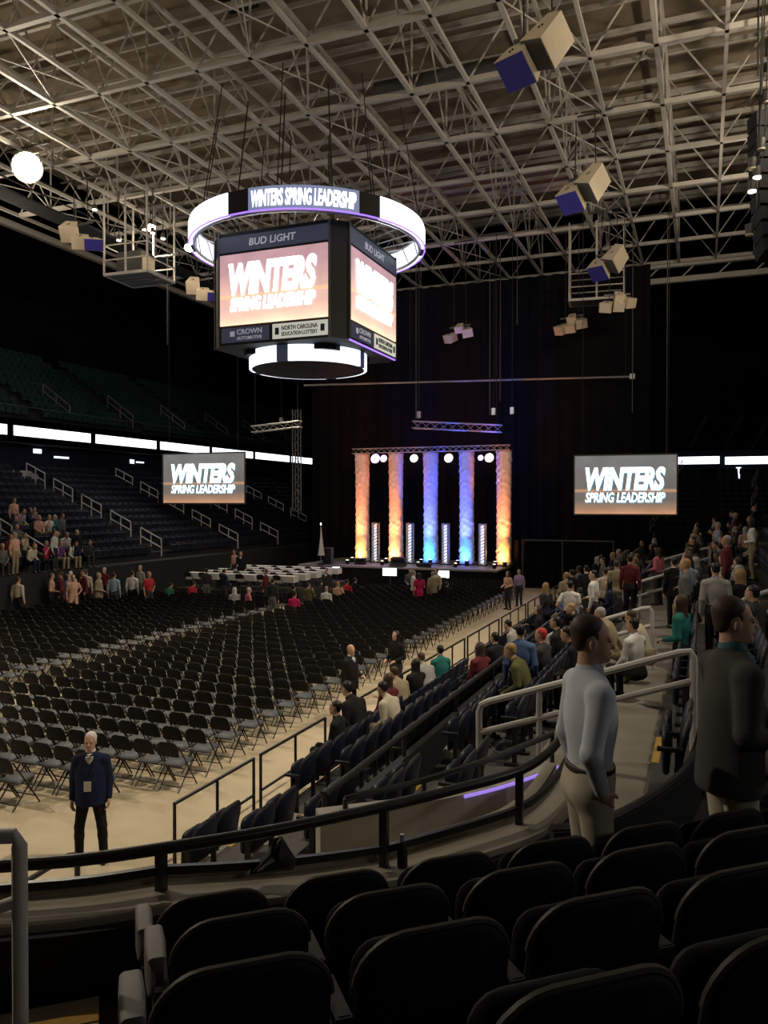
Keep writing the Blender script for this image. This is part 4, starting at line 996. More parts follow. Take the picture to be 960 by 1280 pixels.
for x, y in ((2.2, -2.2), (2.2, 2.2), (-2.2, 2.2), (-2.2, -2.2), (0, 2.4), (0, -2.4)):
    MB().tube([(x, y, 15.2), (x * .8, y * .8, ZB)], 0.03, 5).build('hoist_cable', 'cable', sb)
for i in range(8):
    a = 2*math.pi*(i+.3)/8; MB().tube([(RR*.97*math.cos(a), RR*.97*math.sin(a), ZR+.4), (RR*.8*math.cos(a), RR*.8*math.sin(a), ZB)], 0.022, 5).build('hoist_cable', 'cable', sb)

# ------------------------------------------------------------------ hanging loudspeaker clusters
def cabinet(t, c, nrm, up, w, h, d, grille):
    """wedge loudspeaker: grille on the face along nrm, body tapering to the back"""
    n = Vector(nrm).normalized(); u = Vector(up); u = (u - n * u.dot(n)).normalized(); x = u.cross(n); c = Vector(c)
    F = [c + n*d/2 + x*sx*w/2 + u*su*h/2 for sx, su in ((-1,-1),(1,-1),(1,1),(-1,1))]; B = [c - n*d/2 + x*sx*w/2*.62 + u*su*h/2*.95 for sx, su in ((-1,-1),(1,-1),(1,1),(-1,1))]
    b = MB().add(F + B, [(0,1,2,3),(7,6,5,4),(0,4,5,1),(1,5,6,2),(2,6,7,3),(3,7,4,0)]).build('cabinet', 'cream', t)
    g = [c + n*(d/2 + 0.006) + x*sx*w/2*.96 + u*su*h/2*.96 for sx, su in ((-1,-1),(1,-1),(1,1),(-1,1))]; g2 = [p + n*0.03 for p in g]
    MB().add(g2 + g, [(0,1,2,3),(0,4,5,1),(1,5,6,2),(2,6,7,3),(3,7,4,0)]).build('grille', grille, b)
    for k in (-1, 0): 
        q = c + u*(h/2*.985) + x*0.06*k - n*0.08*k; MB().box(q, (0.05, 0.05, 0.05)).build('eye_bolt', 'black', b)
    return b
def cluster(loc, spec, label, s=1.0, drop=2.0, rz=0.0):
    t = thing('speaker_cluster', loc, rz, label, 'loudspeaker', 'cream loudspeaker clusters under the roof')
    for c, n, u, w, h, d, g in spec: cabinet(t, Vector(c)*s, n, u, w*s, h*s, d*s, g)
    for x in (-0.4, 0.5): MB().tube([(x*s, 0.1, 0.4*s), (x*s*.9, 0.1, ZB - loc[2])], 0.025, 5).build('hanger', 'cable', t)
    MB().beam((-1.2, 0.1, ZB - loc[2]), (1.2, 0.1, ZB - loc[2]), 0.08).build('mount_bar', 'steel_dark', t)
    MB().beam((-0.7*s, 0.1, 0.52*s), (0.8*s, 0.1, 0.60*s), 0.08, 0.1).build('yoke', 'steel_dark', t)
    return t
pair = [((-0.45, 0.0, -0.28), (-0.12, -0.62, -0.78), (-0.15, -0.78, 0.6), 1.0, 1.0, 0.75, 'grille_blue'), ((0.42, 0.10, 0.22), (-0.45, -0.45, -0.77), (-0.1, -0.8, 0.55), 0.85, 1.0, 1.15, 'grille_grey')]
for i, (px, py, D) in enumerate(((667, 68, 23.0), (728, 238, 33.0), (759, 330, 43.5))):
    p = seen(px, D); cluster((p[0], p[1], hgt(py, D)), pair, ['largest cream loudspeaker pair with blue grille, near the top of the picture', 'middle cream loudspeaker pair with violet-blue grille under the roof', 'small cream loudspeaker pair just above the hanging platform'][i], 0.98, rz=R(-12))
trio = [((-0.5, 0.0, 0.25), (0.3, -0.7, -0.65), (0.2, -0.3, 1), 0.85, 0.8, 0.8, 'cream'), ((0.15, 0.05, -0.3), (0.45, -0.75, -0.5), (0.2, -0.3, 1), 0.85, 0.6, 0.8, 'cream'), ((0.85, 0.0, -0.5), (0.7, -0.55, -0.4), (0.1, -0.2, 1), 0.9, 0.55, 0.7, 'grille_blue')]
for i, (px, py, D) in enumerate(((100, 296, 39.5), (252, 362, 48.5))):
    p = seen(px, D); cluster((p[0], p[1], hgt(py, D)), trio, ['cream loudspeaker cluster with lilac lit grille at the left under the roof edge', 'cream loudspeaker cluster half hidden behind the scoreboard'][i], 1.0)
fan = [((-0.55, 0, -0.15), (-0.5, -0.75, -0.4), (0, -0.4, 1), 0.7, 0.55, 0.7, 'cream'), ((0.05, 0, -0.1), (0.0, -0.85, -0.5), (0, -0.4, 1), 0.65, 0.5, 0.7, 'cream'),
       ((0.6, 0, 0.1), (0.5, -0.75, -0.4), (0, -0.4, 1), 0.7, 0.55, 0.7, 'cream'), ((0.1, 0, 0.42), (0.1, -0.8, -0.6), (0, -0.4, 1), 0.6, 0.45, 0.6, 'cream')]
for i, (px, py, D, rz, s) in enumerate(((770, 381, 44, 0.35, 0.95), (713, 408, 47, -0.2, 0.95), (573, 419, 49, -0.15, 0.92))):
    p = seen(px, D); cluster((p[0], p[1], hgt(py, D)), fan if i < 2 else fan[:1] + fan[2:], ['fan of cream loudspeakers tilted under the hanging platform', 'fan of cream loudspeakers in front of the black curtain, left of the platform', 'lone cream loudspeaker cluster right of the scoreboard'][i], s, rz=rz)
# maintenance platforms hung from the roof
def platform(c, sx, sy, sz, rz, label, boards=5):
    t = thing('hanging_platform', c, rz, label, 'platform'); zt = ZB - c[2]
    for i in range(boards): MB().box((0, -sy/2 + sy*(i+.5)/boards, 0), (sx, sy/boards*.8, 0.08)).build('plank', 'steel_dark', t)
    for z in (0.02, sz*.5, sz): 
        for a, b in (((-1,-1),(1,-1)), ((1,-1),(1,1)), ((1,1),(-1,1)), ((-1,1),(-1,-1))):
            MB().beam((a[0]*sx/2, a[1]*sy/2, z), (b[0]*sx/2, b[1]*sy/2, z), 0.10 if z < .1 else 0.06, 0.14 if z < .1 else 0.06).build('rail', 'steel', t)
    for a in ((-1,-1),(1,-1),(1,1),(-1,1),(0,-1),(0,1)): MB().beam((a[0]*sx/2, a[1]*sy/2, 0), (a[0]*sx/2, a[1]*sy/2, zt), 0.08).build('hanger', 'steel', t)
    return t
p = seen(176, 42); pf = platform((p[0], p[1], hgt(350, 42)), 2.6, 2.4, 1.5, 0.05, 'hanging steel service platform below the roof edge at the left')
MB().box((-0.4, 0.2, 0.72), (1.5, 1.2, 1.35)).build('equipment_box', 'tier', pf); MB().box((0.75, -0.3, 0.5), (0.4, 0.5, 0.85)).build('equipment_box', 'cream', pf)
p = seen(745, 46); platform((p[0], p[1], hgt(378, 46)), 3.0, 1.4, 1.5, 0.1, 'hanging open steel platform among the far loudspeakers')
# black line array hung at the right edge with small lamps on its frame
p = seen(956, 25.5); t = thing('line_array', (p[0], p[1], hgt(330, 25.5)), R(25), 'tall black hanging speaker array with lamps at the upper right edge', 'loudspeaker')
for i in range(9): 
    a = 0.5 * (1 - i / 10) ** 2; MB().box((0.0, -a, 0.25 + 0.52 * i), (1.0, 0.6, 0.47), Matrix.Rotation(-0.45 * (1 - i/10), 3, 'X')).build('array_box', 'black', t)
MB().tube([(-0.3, 0, 5.9), (-0.3, 0, ZB - hgt(330, 25.5))], 0.03, 5).build('hanger', 'cable', t); MB().tube([(0.3, 0, 5.9), (0.3, 0, ZB - hgt(330, 25.5))], 0.03, 5).build('hanger', 'cable', t)
for i, (px, py, m) in enumerate(((944, 217, 'lamp_small'), (938, 234, 'lamp_small'), (949, 182, 'cream'), (938, 206, 'cream'), (957, 124, 'cream'), (935, 288, 'cream'))):
    q = seen(px, 24.5); t = thing('truss_lamp', (q[0], q[1], hgt(py, 24.5)), R(20), ['upper lit lamp beside the black speaker array', 'lower lit lamp beside the black speaker array', 'unlit pale lamp above the lit pair', 'unlit pale lamp left of the lit pair', 'topmost pale lamp at the right edge', 'lowest pale lamp beside the speaker array'][i], 'lamp', 'small lamps beside the speaker array')
    MB().lathe([(0.10, -0.16), (0.13, 0.0), (0.14, 0.14)], 10).build('housing', 'steel_dark', t, True); MB().lathe([(0.12, -0.2), (0.12, -0.155)], 10).build('lens', m, t, True)
    MB().tube([(0, 0, 0.12), (0.25, 0.1, 0.6), (0.5, 0.3, ZB - hgt(py, 24.5))], 0.02, 5).build('bracket', 'cable', t)

# ------------------------------------------------------------------ house floodlights (fixtures carry the light)
def flood(loc, target, power, cone, spill, lens, label, s=1.0):
    t = thing('floodlight', loc, 0, label, 'floodlight', 'house floodlights under the roof')
    d = (Vector(target) - Vector(loc)).normalized(); q = d.to_track_quat('-Z', 'Y').to_matrix().to_4x4()
    a = MB().lathe([(0.10*s, 0.38*s), (0.20*s, 0.32*s), (0.34*s, 0.05*s), (0.36*s, 0.0)], 18).build('reflector', 'steel_dark', t, True); a.matrix_basis = q
    b = MB().lathe([(0.33*s, 0.0), (0.20*s, -0.05*s), (0.02*s, -0.07*s)], 18).build('lens', lens, t, True); b.matrix_basis = q
    MB().tube([(-0.38*s, 0, 0.1), (-0.38*s, 0, 0.55), (0.38*s, 0, 0.55), (0.38*s, 0, 0.1)], 0.025, 6).build('yoke', 'steel_dark', t, True); MB().tube([(0, 0, 0.55), (0, 0, ZB - loc[2])], 0.03, 6).build('stem', 'steel_dark', t, True); MB().beam((-1.2, 0, ZB - loc[2]), (1.2, 0, ZB - loc[2]), 0.08).build('mount_bar', 'steel_dark', t)
    l = spot('flood_beam', Vector(loc) + d * 0.2 * s, target, power, WARM, cone, 0.75, 0.25)
    if spill: point('flood_spill', Vector(loc) + d * 0.30 + Vector((0, 0, -0.5)), spill, WARM, 0.2)
    return t
FL = ['blazing floodlight at the upper left edge', 'small lit floodlight left of the glowing ring', 'bright floodlight just left of the scoreboard', 'added floodlight out of frame above the right stand nearest the camera', 'added floodlight out of frame above the right stand', 'added floodlight out of frame above the far end of the right stand', 'added floodlight out of frame over the left of the near floor']  # last four fixtures are unseen, added to brighten floor and stands
for i, (loc, tg, pw, cn, spl) in enumerate(HOUSE): flood(loc, tg, pw, cn, spl, 'lamp_warm', FL[i], 1.9 if i == 0 else 1.0 if i == 2 else 0.8)
for i, (loc, tg, pw) in enumerate(ROOF_FILL): flood(loc, tg, pw, 140, 0, 'lamp_small', '%s added upward-tilted roof fill lamp outside the frame' % ORD[i], 0.8)
for i, (px, py) in enumerate(((192, 291), (205, 298), (182, 287), (120, 262), (150, 300))):
    D = 41; q = seen(px, D); t = thing('catwalk_lamp', (q[0], q[1], hgt(py, D)), 0, '%s small warm lamp from the left on the catwalk below the roof' % ORD[i], 'lamp', 'small warm catwalk lamps')
    MB().lathe([(0.10, -0.06), (0.13, 0.0), (0.08, 0.2)], 10).build('housing', 'steel_dark', t, True); MB().lathe([(0.11, -0.10), (0.11, -0.058)], 10).build('lens', 'lamp_small', t, True); MB().tube([(0, 0, 0.2), (0, 0, ZB - hgt(py, D))], 0.02, 5).build('stem', 'steel_dark', t)
t = thing('catwalk', (-30.4, 12, 19.3), 0, 'long dark lighting catwalk under the left side of the roof', 'catwalk')
for dx in (-0.6, 0.6):
    for dz in (0, 1.1): MB().beam((dx, 0, dz), (dx, 40, dz), 0.06).build('rail', 'black', t)
MB().box((0, 20, -0.03), (1.2, 40, 0.06)).build('deck', 'black', t)
for i in range(14): MB().tube([(-0.6, 3 * i + .5, 0), (-0.6, 3 * i + .5, ZB - 19.3)], 0.03, 5).build('hanger', 'steel_dark', t)

# ------------------------------------------------------------------ hanging pipes and box trusses
def box_truss(a, b, w, label, bays=None, m='alu', cat='truss', group=None, lat=0.016, hang=False):
    a, b = Vector(a), Vector(b); d = b - a; L = d.length; d.normalize(); u = Vector((0, 0, 1)) if abs(d.z) < .9 else Vector((1, 0, 0)); x = d.cross(u).normalized(); z = x.cross(d)
    t = thing('box_truss', a, 0, label, cat, group); n = bays or max(2, int(L / (w * 1.2)))
    cs = [(x*i + z*j) * w / 2 for i in (-1, 1) for j in (-1, 1)]
    for c in cs: MB().tube([c, c + d*L], 0.035 if w > .3 else 0.022, 6).build('main_tube', m, t, True)
    for i in range(n):
        p, q = d * L * i / n, d * L * (i+1) / n; b_ = MB()
        for i0, i1 in ((0, 1), (1, 3), (3, 2), (2, 0)): b_.tube([cs[i0] + p, cs[i1] + q], lat, 4)
        b_.build('lattice', m, t)
    if hang:
        for f in (0.06, 0.94): MB().tube([d*L*f + z*w/2, Vector((d.x*L*f, d.y*L*f, ZB - a.z))], 0.02, 4).build('hanger', 'cable', t); MB().beam(Vector((d.x*L*f - 1.2, d.y*L*f, ZB - a.z)), Vector((d.x*L*f + 1.2, d.y*L*f, ZB - a.z)), 0.07).build('mount_bar', 'steel_dark', t)
    return t
a = seen(380, 50.7); b = seen(790, 47.2); t = thing('flown_pipe', (a[0], a[1], hgt(482, 50.7)), 0, 'long thin pipe hung in front of the black curtain above the stage', 'pipe')
e = Vector((b[0]-a[0], b[1]-a[1], hgt(471, 47.2) - hgt(482, 50.7))); MB().tube([(0,0,0), e], 0.06, 6).build('pipe', 'alu', t, True); MB().box(e, (0.3, 0.3, 0.3)).build('end_bracket', 'alu', t)
for f in (0.34, 0.6, 0.98): MB().tube([e*f, (e*f).to_2d().to_3d() + Vector((0, 0, ZB - hgt(482, 50.7)))], 0.02, 4).build('cable', 'cable', t)
a = seen(516, 49); b = seen(627, 47.4); box_truss((a[0], a[1], hgt(531, 49)), (b[0], b[1], hgt(536, 47.4)), 0.42, 'short bright box truss hanging above the stage columns', hang=True)
a = seen(316, 48); b = seen(376, 46.8); box_truss((a[0], a[1], hgt(537, 48)), (b[0], b[1], hgt(530, 46.8)), 0.36, 'short box truss hanging right of the left screen', hang=True)
a = seen(371, 47); box_truss((a[0], a[1], hgt(640, 47)), (a[0], a[1], hgt(512, 47)), 0.36, 'dim vertical truss tower at the left edge of the curtain', m='steel_dark')
for i, (px, D, z0, z1) in enumerate(((520, 49, 4.9 + 5.2, ZB), (612, 48, 10.2, ZB), (833, 46, 4, ZB), (625, 50, 11, ZB), (646, 50, 15.5, ZB), (210, 47, 14, ZB - 2), (790, 47, 10, ZB))):
    ysn = min(ys, key=lambda v: abs(v - seen(px, D)[1])); q = seen(px, ysn / (CY + (px - 480) / 1000 * SY)); MB().tube([(q[0], q[1], z0), (q[0], q[1], ZB)], 0.028, 5).build('rigging_cable', 'steel_dark', label='%s thin hanging cable from the left against the dark background' % ORD[[1, 2, 6, 3, 4, 0, 5][i]], cat='cable', group='thin hanging cables')
for i, px in enumerate((524, 617, 352, 640)):
    q = seen(px, 47.4 / (CY + (px - 480) / 1000 * SY)); t = thing('chain_hoist', (q[0], q[1], hgt(516, 49)), 0, '%s small chain hoist from the left above the stage trusses' % ORD[[1, 2, 0, 3][i]], 'hoist', 'chain hoists'); MB().box((0, 0, 0), (0.22, 0.22, 0.4)).build('motor', 'alu', t); MB().tube([(0, 0, 0.2), (0, 0, ZB - hgt(516, 49))], 0.018, 4).build('chain', 'cable', t)

# ------------------------------------------------------------------ stage
SY0, SYB = 42.6, 49.0; SX0, SX1 = -22.6, -10.4; SZ = 1.2
st = thing('stage', (0, 0, 0), 0, 'low grey stage platform with black skirt in front of the curtain', 'stage')
for i in range(5):
    x0 = SX0 + (SX1 - SX0) * i / 5; x1 = SX0 + (SX1 - SX0) * (i + 1) / 5
    for j in range(3): y0 = SY0 + (SYB - SY0) * j / 3; y1 = SY0 + (SYB - SY0) * (j+1) / 3; MB().span((x0 + .008, y0 + .008, SZ - 0.1), (x1 - .008, y1 - .008, SZ)).build('deck_panel', 'stage', st)
MB().span((SX0 + .05, SY0 + .05, 0), (SX1 - .05, SYB, SZ - 0.11)).build('skirt', 'skirt', st)
colx = [-19.85, -17.6, -15.35, -13.1, -10.85]; CYL = 46.0
colcol = [(1.0, 0.30, 0.05), (1.0, 0.30, 0.07), (0.01, 0.20, 1.0), (0.02, 0.14, 1.0), (1.0, 0.28, 0.04)]
cname = ['leftmost amber', 'second amber', 'left blue', 'right blue', 'rightmost amber']
ctop = hgt(566, 48)
CR = [(random.choice((-6, -5, -4, -3, 3, 4, 5, 6)), random.uniform(8, 24), random.uniform(0, 6.28)) for _ in range(14)]
for i, x in enumerate(colx):
    t = thing('fabric_column', (x, CYL, SZ), 0, '%s uplit crushed-fabric column on the stage' % cname[i], 'column', 'uplit fabric columns on the stage')
    r = 0.42; H_ = ctop - SZ; n, m_ = 30, 80; vs = []; fs = []
    for j in range(m_ + 1):
        for k in range(n):
            a = 2 * math.pi * k / n; zc = H_ * j / m_; rr = r * (1.0 + 0.09 * (2 * j / m_ - 1) ** 2) + sum(0.0075 * math.sin(ka * a + kz * zc + ph) for ka, kz, ph in CR)
            vs.append((rr * math.cos(a), rr * math.sin(a), 0.06 + (H_ - 0.06) * j / m_))
    for j in range(m_):
        for k in range(n): fs.append((j*n+k, j*n+(k+1)%n, (j+1)*n+(k+1)%n, (j+1)*n+k))
    o = MB().add(vs, fs).build('fabric', 'column', t, True)
    MB().lathe([(0.50, 0), (0.50, 0.05), (0.44, 0.07)], 24).build('base_plate', 'black', t, True); MB().lathe([(0.46, H_ - .02), (0.46, H_ + .04)], 24).build('top_hoop', 'alu', t, True)
    for dx in (-0.28, 0.28):
        u = thing('uplight', (x + dx, CYL - 0.95, SZ), 0, '%s uplight at the foot of the %s column' % ('left' if dx < 0 else 'right', cname[i]), 'stage light', 'uplights at the column feet')
        MB().lathe([(0.10, 0.08), (0.12, 0.1), (0.12, 0.28), (0.10, 0.30)], 12).build('can', 'black', u, True); MB().beam((-0.14, 0, 0.04), (0.14, 0, 0.04), 0.1, 0.08).build('foot', 'black', u); MB().lathe([(0.09, 0.30), (0.09, 0.312)], 12).build('lens', 'stage_lamp_violet' if i in (2, 3) else 'stage_lamp', u, True)
    spot('uplight_beam', (x, CYL - 1.0, SZ + 0.34), (x, CYL, SZ + 1.1), 420 if i in (2, 3) else 300, colcol[i], 125, 0.9, 0.12)
    spot('uplight_beam', (x, CYL - 2.3, SZ + 0.3), (x, CYL, SZ + 3.9), 3000 if i in (2, 3) else 1900, (0.07, 0.10, 1.0) if i in (2, 3) else (1.0, 0.22, 0.07), 52, 0.6, 0.12)
    t2 = thing('floor_can', (x, CYL - 2.3, SZ), 0, 'small floor lamp on the deck in front of the %s column' % cname[i], 'stage light', 'floor lamps on the stage deck'); MB().lathe([(0.09, 0.0), (0.11, 0.04), (0.11, 0.22), (0.09, 0.24)], 12).build('can', 'black', t2, True); MB().lathe([(0.08, 0.24), (0.08, 0.252)], 12).build('lens', 'stage_lamp', t2, True)
for i, x in enumerate((-18.75, -16.5, -14.25, -12.0)):
    t = box_truss((x, CYL - 0.5, SZ + 0.04), (x, CYL - 0.5, SZ + 2.45), 0.34, '%s short lit truss tower from the left between the stage columns' % ORD[i], 13, lat=0.03, cat='truss tower', group='lit truss towers on the stage')
    MB().lathe([(0.10, 0.05), (0.10, 2.3)], 10).build('light_tube', 'glow_tube', t, True); MB().box((0, 0, -0.02), (0.5, 0.5, 0.04)).build('base_plate', 'black', t)
box_truss((-20.3, CYL - 0.45, ctop + 0.2), (-10.4, CYL - 0.45, ctop + 0.2), 0.28, 'long thin lighting truss across the tops of the stage columns', 26)
vio = (0.55, 0.30, 1.0)
for i, (px, s, m, c) in enumerate(((467, 1.6, 'stage_lamp_violet', vio), (478, 1.2, 'stage_lamp_violet', vio), (518, 1.35, 'stage_lamp', None), (563, 1.45, 'stage_lamp', None), (604, 0.9, 'stage_lamp_violet', vio), (615, 1.45, 'stage_lamp', None))):
    D = 48.7 - (px - 467) * 0.012; q = seen(px, D); z = hgt(573, D)
    t = thing('stage_lamp', (q[0], CYL - 0.75, z), 0, ['largest violet stage lamp at the left of the truss', 'second violet stage lamp at the left of the truss', 'warm stage lamp left of the first blue column', 'warm stage lamp between the two blue columns', 'small violet stage lamp near the right end of the truss', 'warm stage lamp at the right end of the truss'][i], 'stage light', 'lit stage lamps on the column truss')
    fq = Matrix.Rotation(R(90 - 14), 4, 'X')
    a = MB().lathe([(0.12*s, -0.34), (0.15*s, -0.3), (0.19*s, 0.0)], 14).build('can', 'black', t, True); b = MB().lathe([(0.18*s, 0.0), (0.12*s, 0.06), (0.01, 0.08)], 14).build('lens', m, t, True); a.matrix_basis = fq; b.matrix_basis = fq
    MB().tube([(0, 0.16, -0.05), (0, 0.16, ctop + 0.09 - z)], 0.02, 5).build('clamp', 'black', t)
    spot('stage_beam', (q[0], CYL - 0.9, z), (q[0], CYL - 5.2, SZ), 500 if c else 260, c or (1.0, 0.8, 0.5), 75, 0.8, 0.12)
# things on the stage
p = seen(401, 47.5); t = thing('flag', (p[0], p[1], SZ), 0, 'furled white and red flag on a pole at the left of the stage', 'flag')
MB().lathe([(0.22, 0), (0.22, 0.05), (0.04, 0.1)], 16).build('base', 'black', t, True); MB().tube([(0, 0, 0.05), (0, 0, 2.35)], 0.02, 6).build('pole', 'alu', t, True)
vs = []; fs = []
for j in range(13):
    f = j / 12; w = 0.03 + 0.20 * f ** 1.2
    for k in range(12): a = 2*math.pi*k/12; rr = w * (1 + .25 * math.sin(3*a + f*2)); vs.append((rr*math.cos(a)*0.8 + 0.02, rr*math.sin(a)*.6, 2.2 - 1.65*f))
for j in range(12):
    for k in range(12): fs.append((j*12+k, j*12+(k+1)%12, (j+1)*12+(k+1)%12, (j+1)*12+k))
o = MB().add(vs, fs).build('cloth', 'cloth_white', t, True); red = mat('red_flag_stripe', (0.45, 0.10, 0.08), 0.9); o.data.materials.append(red)
for pg in o.data.polygons: pg.material_index = 1 if (pg.index % 12) in (0, 1, 5, 6) else 0
MB().lathe([(0.0, 2.35), (0.035, 2.4), (0.02, 2.46), (0.0, 2.5)], 10).build('finial', 'lamp_small', t, True)  # finial given a painted glow, though it holds no lamp
p = seen(411, 47.8); t = thing('stage_speaker', (p[0], p[1], SZ), 0, 'dark grey loudspeaker standing on the stage beside the flag', 'loudspeaker'); MB().prism([(-.28, -.25), (.28, -.25), (.2, .25), (-.2, .25)], 0, 1.0).build('cabinet', 'grille_grey', t); MB().span((-.25, -.275, .05), (.25, -.252, .95)).build('grille', 'black', t)
for i, (px, D) in enumerate(((492, 45.4), (450, 47.6), (531, 45.0), (520, 44.6))):
    p = seen(px, D); t = thing('monitor_wedge', (p[0], max(p[1], SY0 + .4), SZ), R(180), ['black wedge monitor at the front edge of the stage', 'small black case at the foot of the leftmost column', 'low black monitor on the stage front, right of centre', 'small black monitor on the stage front'][i], 'monitor', 'black boxes on the stage')
    s = (1.0, .7, .5, .4)[i]; MB().add([(-.45*s, -.3*s, 0), (.45*s, -.3*s, 0), (.45*s, .3*s, 0), (-.45*s, .3*s, 0), (-.45*s, -.3*s, .55*s), (.45*s, -.3*s, .55*s), (.45*s, .1*s, .2*s), (-.45*s, .1*s, .2*s)], [(3,2,1,0),(4,5,6,7),(0,1,5,4),(2,3,7,6),(1,2,6,5),(3,0,4,7)]).build('cabinet', 'black', t)
    MB().box((0, 0.02*s, .40*s), (.8*s, .02, .36*s), Matrix.Rotation(R(-52), 3, 'X')).build('grille', 'grille_grey', t)
for i, (px, py, w, h) in enumerate(((487, 715, 0.78, 0.42), (553, 718, 0.74, 0.40), (420, 711, 0.42, 0.20))):
    D = 44.0; p = seen(px, D); z = hgt(py, D); t = thing('confidence_monitor', (p[0], min(p[1], SY0 - .35), 0), R(8), ['bright floor screen standing left in front of the stage', 'bright floor screen standing right in front of the stage', 'small bright screen at the left end of the stage'][i], 'screen', 'bright floor screens before the stage')
    MB().box((0, 0.06, z), (w + .08, 0.08, h + .08)).build('bezel', 'black', t); MB().box((0, 0.01, z), (w, 0.03, h)).build('screen', 'led_white', t); MB().box((0, 0.1, (z - h/2) / 2), (0.1, 0.08, z - h/2)).build('stand', 'black', t); MB().box((0, 0.1, 0.02), (0.5, 0.4, 0.04)).build('foot', 'black', t)

# ------------------------------------------------------------------ side screens
def side_screen(pxa, pya, pxb, pyb, D0, D1, label, wdt):
    c0 = seen(pxa, D0); c1 = seen(pxb, D1); a = Vector((c0[0], c0[1], 0)); b = Vector((c1[0], c1[1], 0)); x = (b - a).normalized(); n = Vector((x.y, -x.x, 0)); w = (b - a).length
    Dm = (D0 + D1) / 2; zt, zb = hgt(pya, Dm), hgt(pyb, Dm); c = (a + b) / 2; h = zt - zb
    t = thing('projection_screen', (c.x, c.y, 0), 0, label, 'screen', 'hanging projection screens'); up_ = Vector((0, 0, 1))
    s = quad_uv('image_surface', 'screen', t, up_ * (zb + h/2), x, up_, w, h, 0.05)
    for sx_, sz_, L, v in ((0, 1, w + .1, 'x'), (0, -1, w + .1, 'x'), (1, 0, h, 'z'), (-1, 0, h, 'z')):
        cc = x * sx_ * (w/2 + .02) + up_ * (zb + h/2 + sz_ * (h/2 + .02)); dd = (x if v == 'x' else up_) * L / 2; MB().beam(cc - dd, cc + dd, 0.08, 0.05, up=n).build('frame_bar', 'steel_dark', t)
    fw = 0.78
    for m, dn, dx, dz in (('print_blue', 0.03, 0.05, -0.05), ('led_letters', 0.05, 0, 0)):
        for txt, zc, hh, ww, bd in (('WINTERS', 0.60, 0.40, fw, 0.05), ('SPRING LEADERSHIP', 0.285, 0.17, fw, 0.022)):
            me = text_mesh(txt, m, 1.0, 0.2, bd, fit=(w * ww, h * hh), depth=0.008, xf=face_xf(x * (dx + w * 0.0) + n * dn + up_ * (zb + h * zc + dz), x, up_, n)); link('lettering', me, s)
    for sx_ in (-.42, .42): MB().tube([x * w * sx_ + up_ * (zt + .02), x * w * sx_ + up_ * 20.5], 0.015, 4).build('cable', 'cable', t)
side_screen(204, 567, 306, 629, 48.5, 46.5, 'hanging projection screen on the left beside the ribbon boards', 5)
side_screen(718, 569, 846, 643, 43.0, 41.5, 'hanging projection screen on the right above the crowd', 5.5)

# ------------------------------------------------------------------ folding chairs on the floor
def chair_meshes():
    seat = MB().slab([(x, z) for x, z in rrect(0.43, 0.41, 0.06, -0.2, 0.92, 3)], 0.035, 0, 0.4, lambda p: (p[0], p[2], 0.445 + p[1] + p[2] * 0.08)).mesh('seat', 'chair_seat', True)
    ol = [(x, z + (0.035 * (1 - (x / .22) ** 2) if z > .7 else 0)) for x, z in rrect(0.43, 0.24, 0.09, 0.60, 0.97, 4)]
    back = MB().slab(ol, 0.028, -0.45, 0.4, lambda p: (p[0], p[1] - 0.235 - (p[2] - .6) * 0.25, p[2])).mesh('backrest', 'chair_back', True)
    fl = MB().tube([(0, -0.285, 0.80), (0, -0.05, 0.46), (0, 0.25, 0.01)], 0.013, 6).mesh('leg', 'chair_frame', True)
    rl = MB().tube([(0, 0.14, 0.45), (0, -0.27, 0.01)], 0.013, 6).mesh('leg', 'chair_frame', True)
    b1 = MB().tube([(-0.20, 0, 0), (0.20, 0, 0)], 0.010, 6).mesh('crossbar', 'chair_frame', True)
    return seat, back, fl, rl, b1
CM = chair_meshes()
def chair_full(loc, rz, lab, grp):
    t = thing('folding_chair', loc, rz, lab, 'chair', grp); link('seat', CM[0], t); link('backrest', CM[1], t)
    for s in (-1, 1): link('leg', CM[2], t, (s * .215, 0, 0)); link('leg', CM[3], t, (s * .195, 0, 0))
    link('crossbar', CM[4], t, (0, 0.17, 0.13)); link('crossbar', CM[4], t, (0, -0.20, 0.085)); return t
lo = MB()                              # light version for the far rows
lo.add([(-.21,-.2,.43), (.21,-.2,.43), (.2,.21,.46), (-.2,.21,.46), (-.21,-.2,.46), (.21,-.2,.46), (.2,.21,.485), (-.2,.21,.485)], [(3,2,1,0),(4,5,6,7),(0,1,5,4),(1,2,6,5),(2,3,7,6),(3,0,4,7)])
lo_seat_faces = len(lo.f)
lo.add([(-.21,-.24,.6), (.21,-.24,.6), (.21,-.29,.80), (.12,-.30,.85), (-.12,-.30,.85), (-.21,-.29,.80), (-.21,-.265,.6), (.21,-.265,.6), (.21,-.315,.80), (.12,-.325,.85), (-.12,-.325,.85), (-.21,-.315,.80)], [(5,4,3,2,1,0), (6,7,8,9,10,11), (2,3,9,8), (3,4,10,9), (4,5,11,10), (0,1,7,6), (1,2,8,7), (5,0,6,11)])
for s in (-1, 1):
    lo.beam((s*.215, -.285, .80), (s*.215, .25, 0), 0.022); lo.beam((s*.195, .14, .45), (s*.195, -.27, 0), 0.022)
def lo_mesh(name, src, copies=1):
    me = src.mesh(name, None); me.materials.append(M['chair_seat']); me.materials.append(M['chair_back']); nf = len(lo.f)
    me.polygons.foreach_set('material_index', [0 if (i % nf) < lo_seat_faces else 1 for i in range(len(src.f))]); return me
LO = lo_mesh('folding_chair', lo)
chairs = []
rowsn = 34
